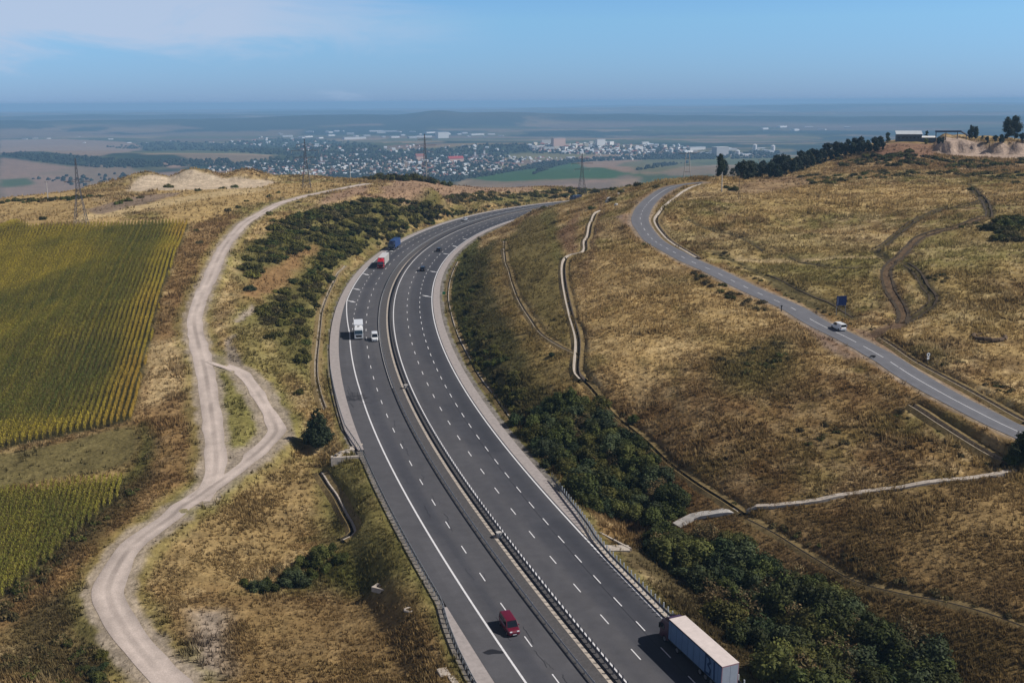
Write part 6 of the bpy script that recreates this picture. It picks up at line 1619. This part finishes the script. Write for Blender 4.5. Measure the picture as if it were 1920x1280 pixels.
REST += settle(TOWN, 430, HM, 'house', 'small house with a reddish roof in the town at the valley centre', 'house', 'houses in the valley town', 301, 3.0, .5, .85, keep=120)
REST += settle([(430,330),(500,318),(600,310),(660,322),(640,333),(520,336)], 110, HM, 'house', 'small house on the near left side of the valley town', 'house', 'houses left of the valley town', 302, 3.4, .45, .75, keep=30)
REST += settle([(330,322),(400,312),(480,306),(560,300),(600,300),(580,312),(480,320),(380,328)], 70, HM, 'house', 'small pale house scattered over the slopes left of the town', 'house', 'houses on the left slopes', 321, 5, .5, .8, keep=20)
REST += settle([(960,296),(1060,296),(1180,294),(1260,294),(1200,300),(1080,302),(980,306)], 60, HM, 'house', 'small pale house below the right arm of the town', 'house', 'houses below the right arm', 322, 5, .5, .9, keep=20)
REST += settle([(385,266),(480,258),(590,262),(640,272),(620,284),(560,288),(500,276),(400,272)], 50, HM, 'house', 'pale house on the wooded rise left of the town', 'house', 'houses on the wooded rise', 303, 4.5, .7, 1.2, keep=26)
REST += settle([(600,276),(700,280),(800,272),(900,276),(960,284),(900,286),(780,288),(680,288)], 44, HM, 'house', 'pale house among trees on the slope above the town', 'house', 'houses above the town', 304, 4.5, .6, 1.1, keep=24)
REST += settle([(985,272),(1080,270),(1200,272),(1290,276),(1290,290),(1180,292),(1080,290),(1000,284)], 230, HM, 'house', 'pale house in the long right arm of the town', 'house', 'houses in the right arm of the town', 305, 3.0, .7, 1.3, keep=62)
settle([(985,272),(1080,268),(1220,271),(1280,275),(1270,284),(1100,284),(1000,282)], 26, BM, 'apartment_block', 'white flat-roofed block in the right arm of the town', 'apartment block', 'blocks in the right arm of the town', 306, 9, .8, 1.2)
settle([(610,306),(700,300),(880,300),(960,308),(900,322),(720,326),(620,318)], 16, BM, 'apartment_block', 'white flat-roofed block between the houses of the valley town', 'apartment block', 'blocks in the valley town', 307, 14, .35, .55)
settle([(520,252),(640,246),(780,247),(900,249),(960,256),(860,261),(740,260),(600,260),(520,258)], 34, IM, 'warehouse', 'long pale factory hall in the industrial belt beyond the town', 'factory hall', 'halls in the industrial belt', 308, 10, .6, 1.2)
settle([(1270,284),(1330,279),(1420,277),(1460,284),(1400,292),(1300,294)], 16, IM, 'warehouse', 'pale hall at the right end of the valley town', 'factory hall', 'halls right of the town', 309, 9, .4, .8)
settle([(0,262),(140,256),(300,262),(360,270),(240,274),(60,270)], 9, IM, 'warehouse', 'lone pale farm hall on the far left plain', 'factory hall', 'halls on the left plain', 310, 20, .25, .5)
settle([(1400,240),(1500,238),(1620,240),(1560,246),(1420,246)], 6, IM, 'warehouse', 'pale hall far out on the right plain', 'factory hall', 'halls on the right plain', 311, 20, .6, 1.2)
if REST:     # the remaining small houses, past what can be counted
    Vs, F4s, F3s, m4, m3, nv = [], [], [], [], [], 0
    mm = [M_WHITE, M_TILE, M_CREAM, M_DTILE, M_PINKW, M_ROOFP]
    for me, q, s, rz in REST:
        co = np.empty(len(me.vertices) * 3, np.float32); me.vertices.foreach_get('co', co); co = co.reshape(-1, 3) * s
        c_, s_ = math.cos(rz), math.sin(rz); co = np.stack([co[:, 0] * c_ - co[:, 1] * s_ + q[0], co[:, 0] * s_ + co[:, 1] * c_ + q[1], co[:, 2] + q[2]], 1)
        for p_ in me.polygons:
            ix = [v + nv for v in p_.vertices]; mi = mm.index(me.materials[p_.material_index])
            if len(ix) == 4: F4s.append(ix); m4.append(mi)
            else: F3s.append(ix); m3.append(mi)
        Vs.append(co); nv += len(co)
    o = link('distant_houses', np_mesh('distant_houses', np.concatenate(Vs), [np.array(F4s), np.array(F3s)], mm, None, m4 + m3)); tag(o, 'remaining small houses of the valley town', 'houses', kind='stuff')
def building(px, py, dims, roof_h, mw, mr, name, label, cat, rz=0.55, extra=None):
    q = wpt(px, py); root = empty(name, q, (0, 0, rz)); tag(root, label, cat); a, b, h = dims[0] / 2, dims[1] / 2, dims[2]
    mb = MB(); mb.box((-a, -b, -5), (a, b, h)); wl = mb.build('wall', mw, root)
    mb = MB()
    if roof_h: mb.add([(-a - 1, -b - 1, h), (a + 1, -b - 1, h), (a + 1, b + 1, h), (-a - 1, b + 1, h), (-a - 1, 0, h + roof_h), (a + 1, 0, h + roof_h)], [(0, 1, 5, 4), (2, 3, 4, 5), (0, 3, 2, 1), (1, 2, 5, 5), (3, 0, 4, 4)])
    else: mb.box((-a - .6, -b - .6, h), (a + .6, b + .6, h + 1.0))
    mb.build('roof', mr, root)
    if extra: extra(root, a, b, h)
    return root
building(829, 259, (78, 40, 38), 0, M_WHITE, M_ROOFP, 'factory_hall', 'tall white factory block standing out beyond the town', 'factory')
building(664, 261, (150, 40, 12), 0, M_WHITE, M_ROOFP, 'factory_hall', 'very long low white hall left of the tall white factory block', 'factory')
building(787, 300, (34, 16, 14), 9, M_PINKW, M_TILE, 'town_hall', 'large pinkish gabled building left of the red-roofed school', 'public building')
building(854, 303, (60, 16, 11), 9, M_PINKW, mat('red_roof', (.34, .05, .045), .8), 'school', 'long red-roofed building in the middle of the town', 'public building')
def tower_(root, a, b, h):
    mb = MB(); mb.box((-3.2, -3.2, h), (3.2, 3.2, h + 17)); t_ = mb.build('tower', M_WHITE, root); mb = MB(); mb.tube((0, 0, h + 17), (0, 0, h + 28), 4, .2, n=8); mb.build('spire', M_DTILE, t_)
for px, py, lab in ((891, 298, 'white church with a spire on the right side of the town'), (908, 295, 'second white church tower right of the first one'), (603, 309, 'white church tower at the left edge of the town')):
    building(px, py, (22, 11, 9), 6, M_WHITE, M_DTILE, 'church', lab, 'church', .3, tower_)
building(1047, 277, (62, 18, 40), 0, M_PINKW, M_GREY, 'tower_block', 'tall pinkish block at the left of the right town arm', 'apartment block')
building(1125, 276, (44, 18, 34), 0, M_WHITE, M_GREY, 'tower_block', 'tall white block in the middle of the right town arm', 'apartment block')
building(1350, 292, (64, 30, 34), 0, M_GREY, M_WHITE, 'silo_building', 'big grey silo building at the right end of the town', 'silo')
building(1305, 281, (90, 24, 12), 0, M_WHITE, M_ROOFP, 'factory_hall', 'long white hall left of the grey silo building', 'factory')
for px, py, h_ in ((1415, 283, 26), (1449, 284, 24), (1258, 289, 22), (1383, 290, 16)):
    q = wpt(px, py)
    if q.y > 1500:
        mb = MB(); mb.tube((0, 0, -5), (0, 0, h_), 9, n=14); mb.tube((0, 0, h_), (0, 0, h_ + 4), 9, .5, n=14); o = mb.build('storage_silo', M_WHITE); o.location = q; tag(o, 'white round storage silo on the right side of the valley town', 'silo', 'storage silos by the town')
building(1069, 299, (30, 16, 9), 0, M_WHITE, M_ROOFP, 'farm_hall', 'single white hall between the town arm and the tan field', 'hall')

# ---- woods and garden trees of the valley: one mass
def woodland():
    g = np.random.default_rng(91); pts = []
    for poly, n in ((TOWN, 1100), (FARP[9][0], 1100), (FARP[8][0], 800), (FARP[7][0], 700), (FARP[10][0], 1100), ([(985,274),(1290,276),(1290,292),(1000,288)], 600), ([(520,336),(640,330),(700,333),(640,342)], 200), ([(1190,320),(1230,308),(1290,306),(1250,312)], 60), ([(1270,290),(1460,284),(1460,296),(1290,300)], 300), ([(40,335),(230,325),(300,345),(150,350)], 60), ([(1000,327),(1060,306),(1064,308),(1010,316)], 80)):
        pts.append(in_poly_px(poly, n, g))
    P = np.concatenate(pts); G = ground(P[:, 0], P[:, 1]); G = G[G[:, 1] > 1500]; n = len(G)
    an = np.linspace(0, 2 * pi, 7)[:-1]; ring = []
    for ph, rr in ((-.2, .75), (.35, 1.0), (.8, .7)): ring += [(rr * math.cos(a + ph), rr * math.sin(a + ph), ph) for a in an]
    T = np.array(ring + [(0, 0, 1.15)]); m_ = len(T); k = np.arange(6); k1 = (k + 1) % 6
    F4 = np.concatenate([np.stack([k, k1, k1 + 6, k + 6], 1), np.stack([k + 6, k1 + 6, k1 + 12, k + 12], 1)]); F3 = np.stack([k + 12, k1 + 12, k * 0 + 18], 1)
    s = g.uniform(3, 7, n) * (.7 + G[:, 1] / 9000); jit = g.uniform(.7, 1.3, (n, m_, 1))
    V = G[:, None] + T[None] * jit * np.stack([s, s, s * g.uniform(.8, 1.3, n)], 1)[:, None]
    cc = np.repeat(C(.028, .042, .020)[None] * g.uniform(.6, 1.5, n)[:, None], m_, 0); b = np.arange(n)[:, None, None] * m_
    o = link('valley_woodland', np_mesh('valley_woodland', V.reshape(-1, 3), [(F4[None] + b).reshape(-1, 4), (F3[None] + b).reshape(-1, 3)], MAT_LEAF, cc)); tag(o, 'dark woods and garden trees of the far valley', 'woodland', kind='stuff')
woodland()

# ------------------------------------------------------------------ haze over the valley
hb = MB(); hb.box((-60000, -3000, -420), (60000, 62000, 84))
hm = bpy.data.materials.new('haze'); hm.use_nodes = True; hn = hm.node_tree; hn.nodes.clear()
ho = hn.nodes.new('ShaderNodeOutputMaterial'); hv = hn.nodes.new('ShaderNodeVolumePrincipled')
hv.inputs['Color'].default_value = (*HAZE_COLOR, 1); hv.inputs['Density'].default_value = HAZE_DENSITY; hv.inputs['Density Attribute'].default_value = ''
hv.inputs['Anisotropy'].default_value = 0.0
hn.links.new(hv.outputs[0], ho.inputs['Volume'])
hazeo = hb.build('haze', hm); tag(hazeo, 'blue summer haze over the valley', kind='stuff')
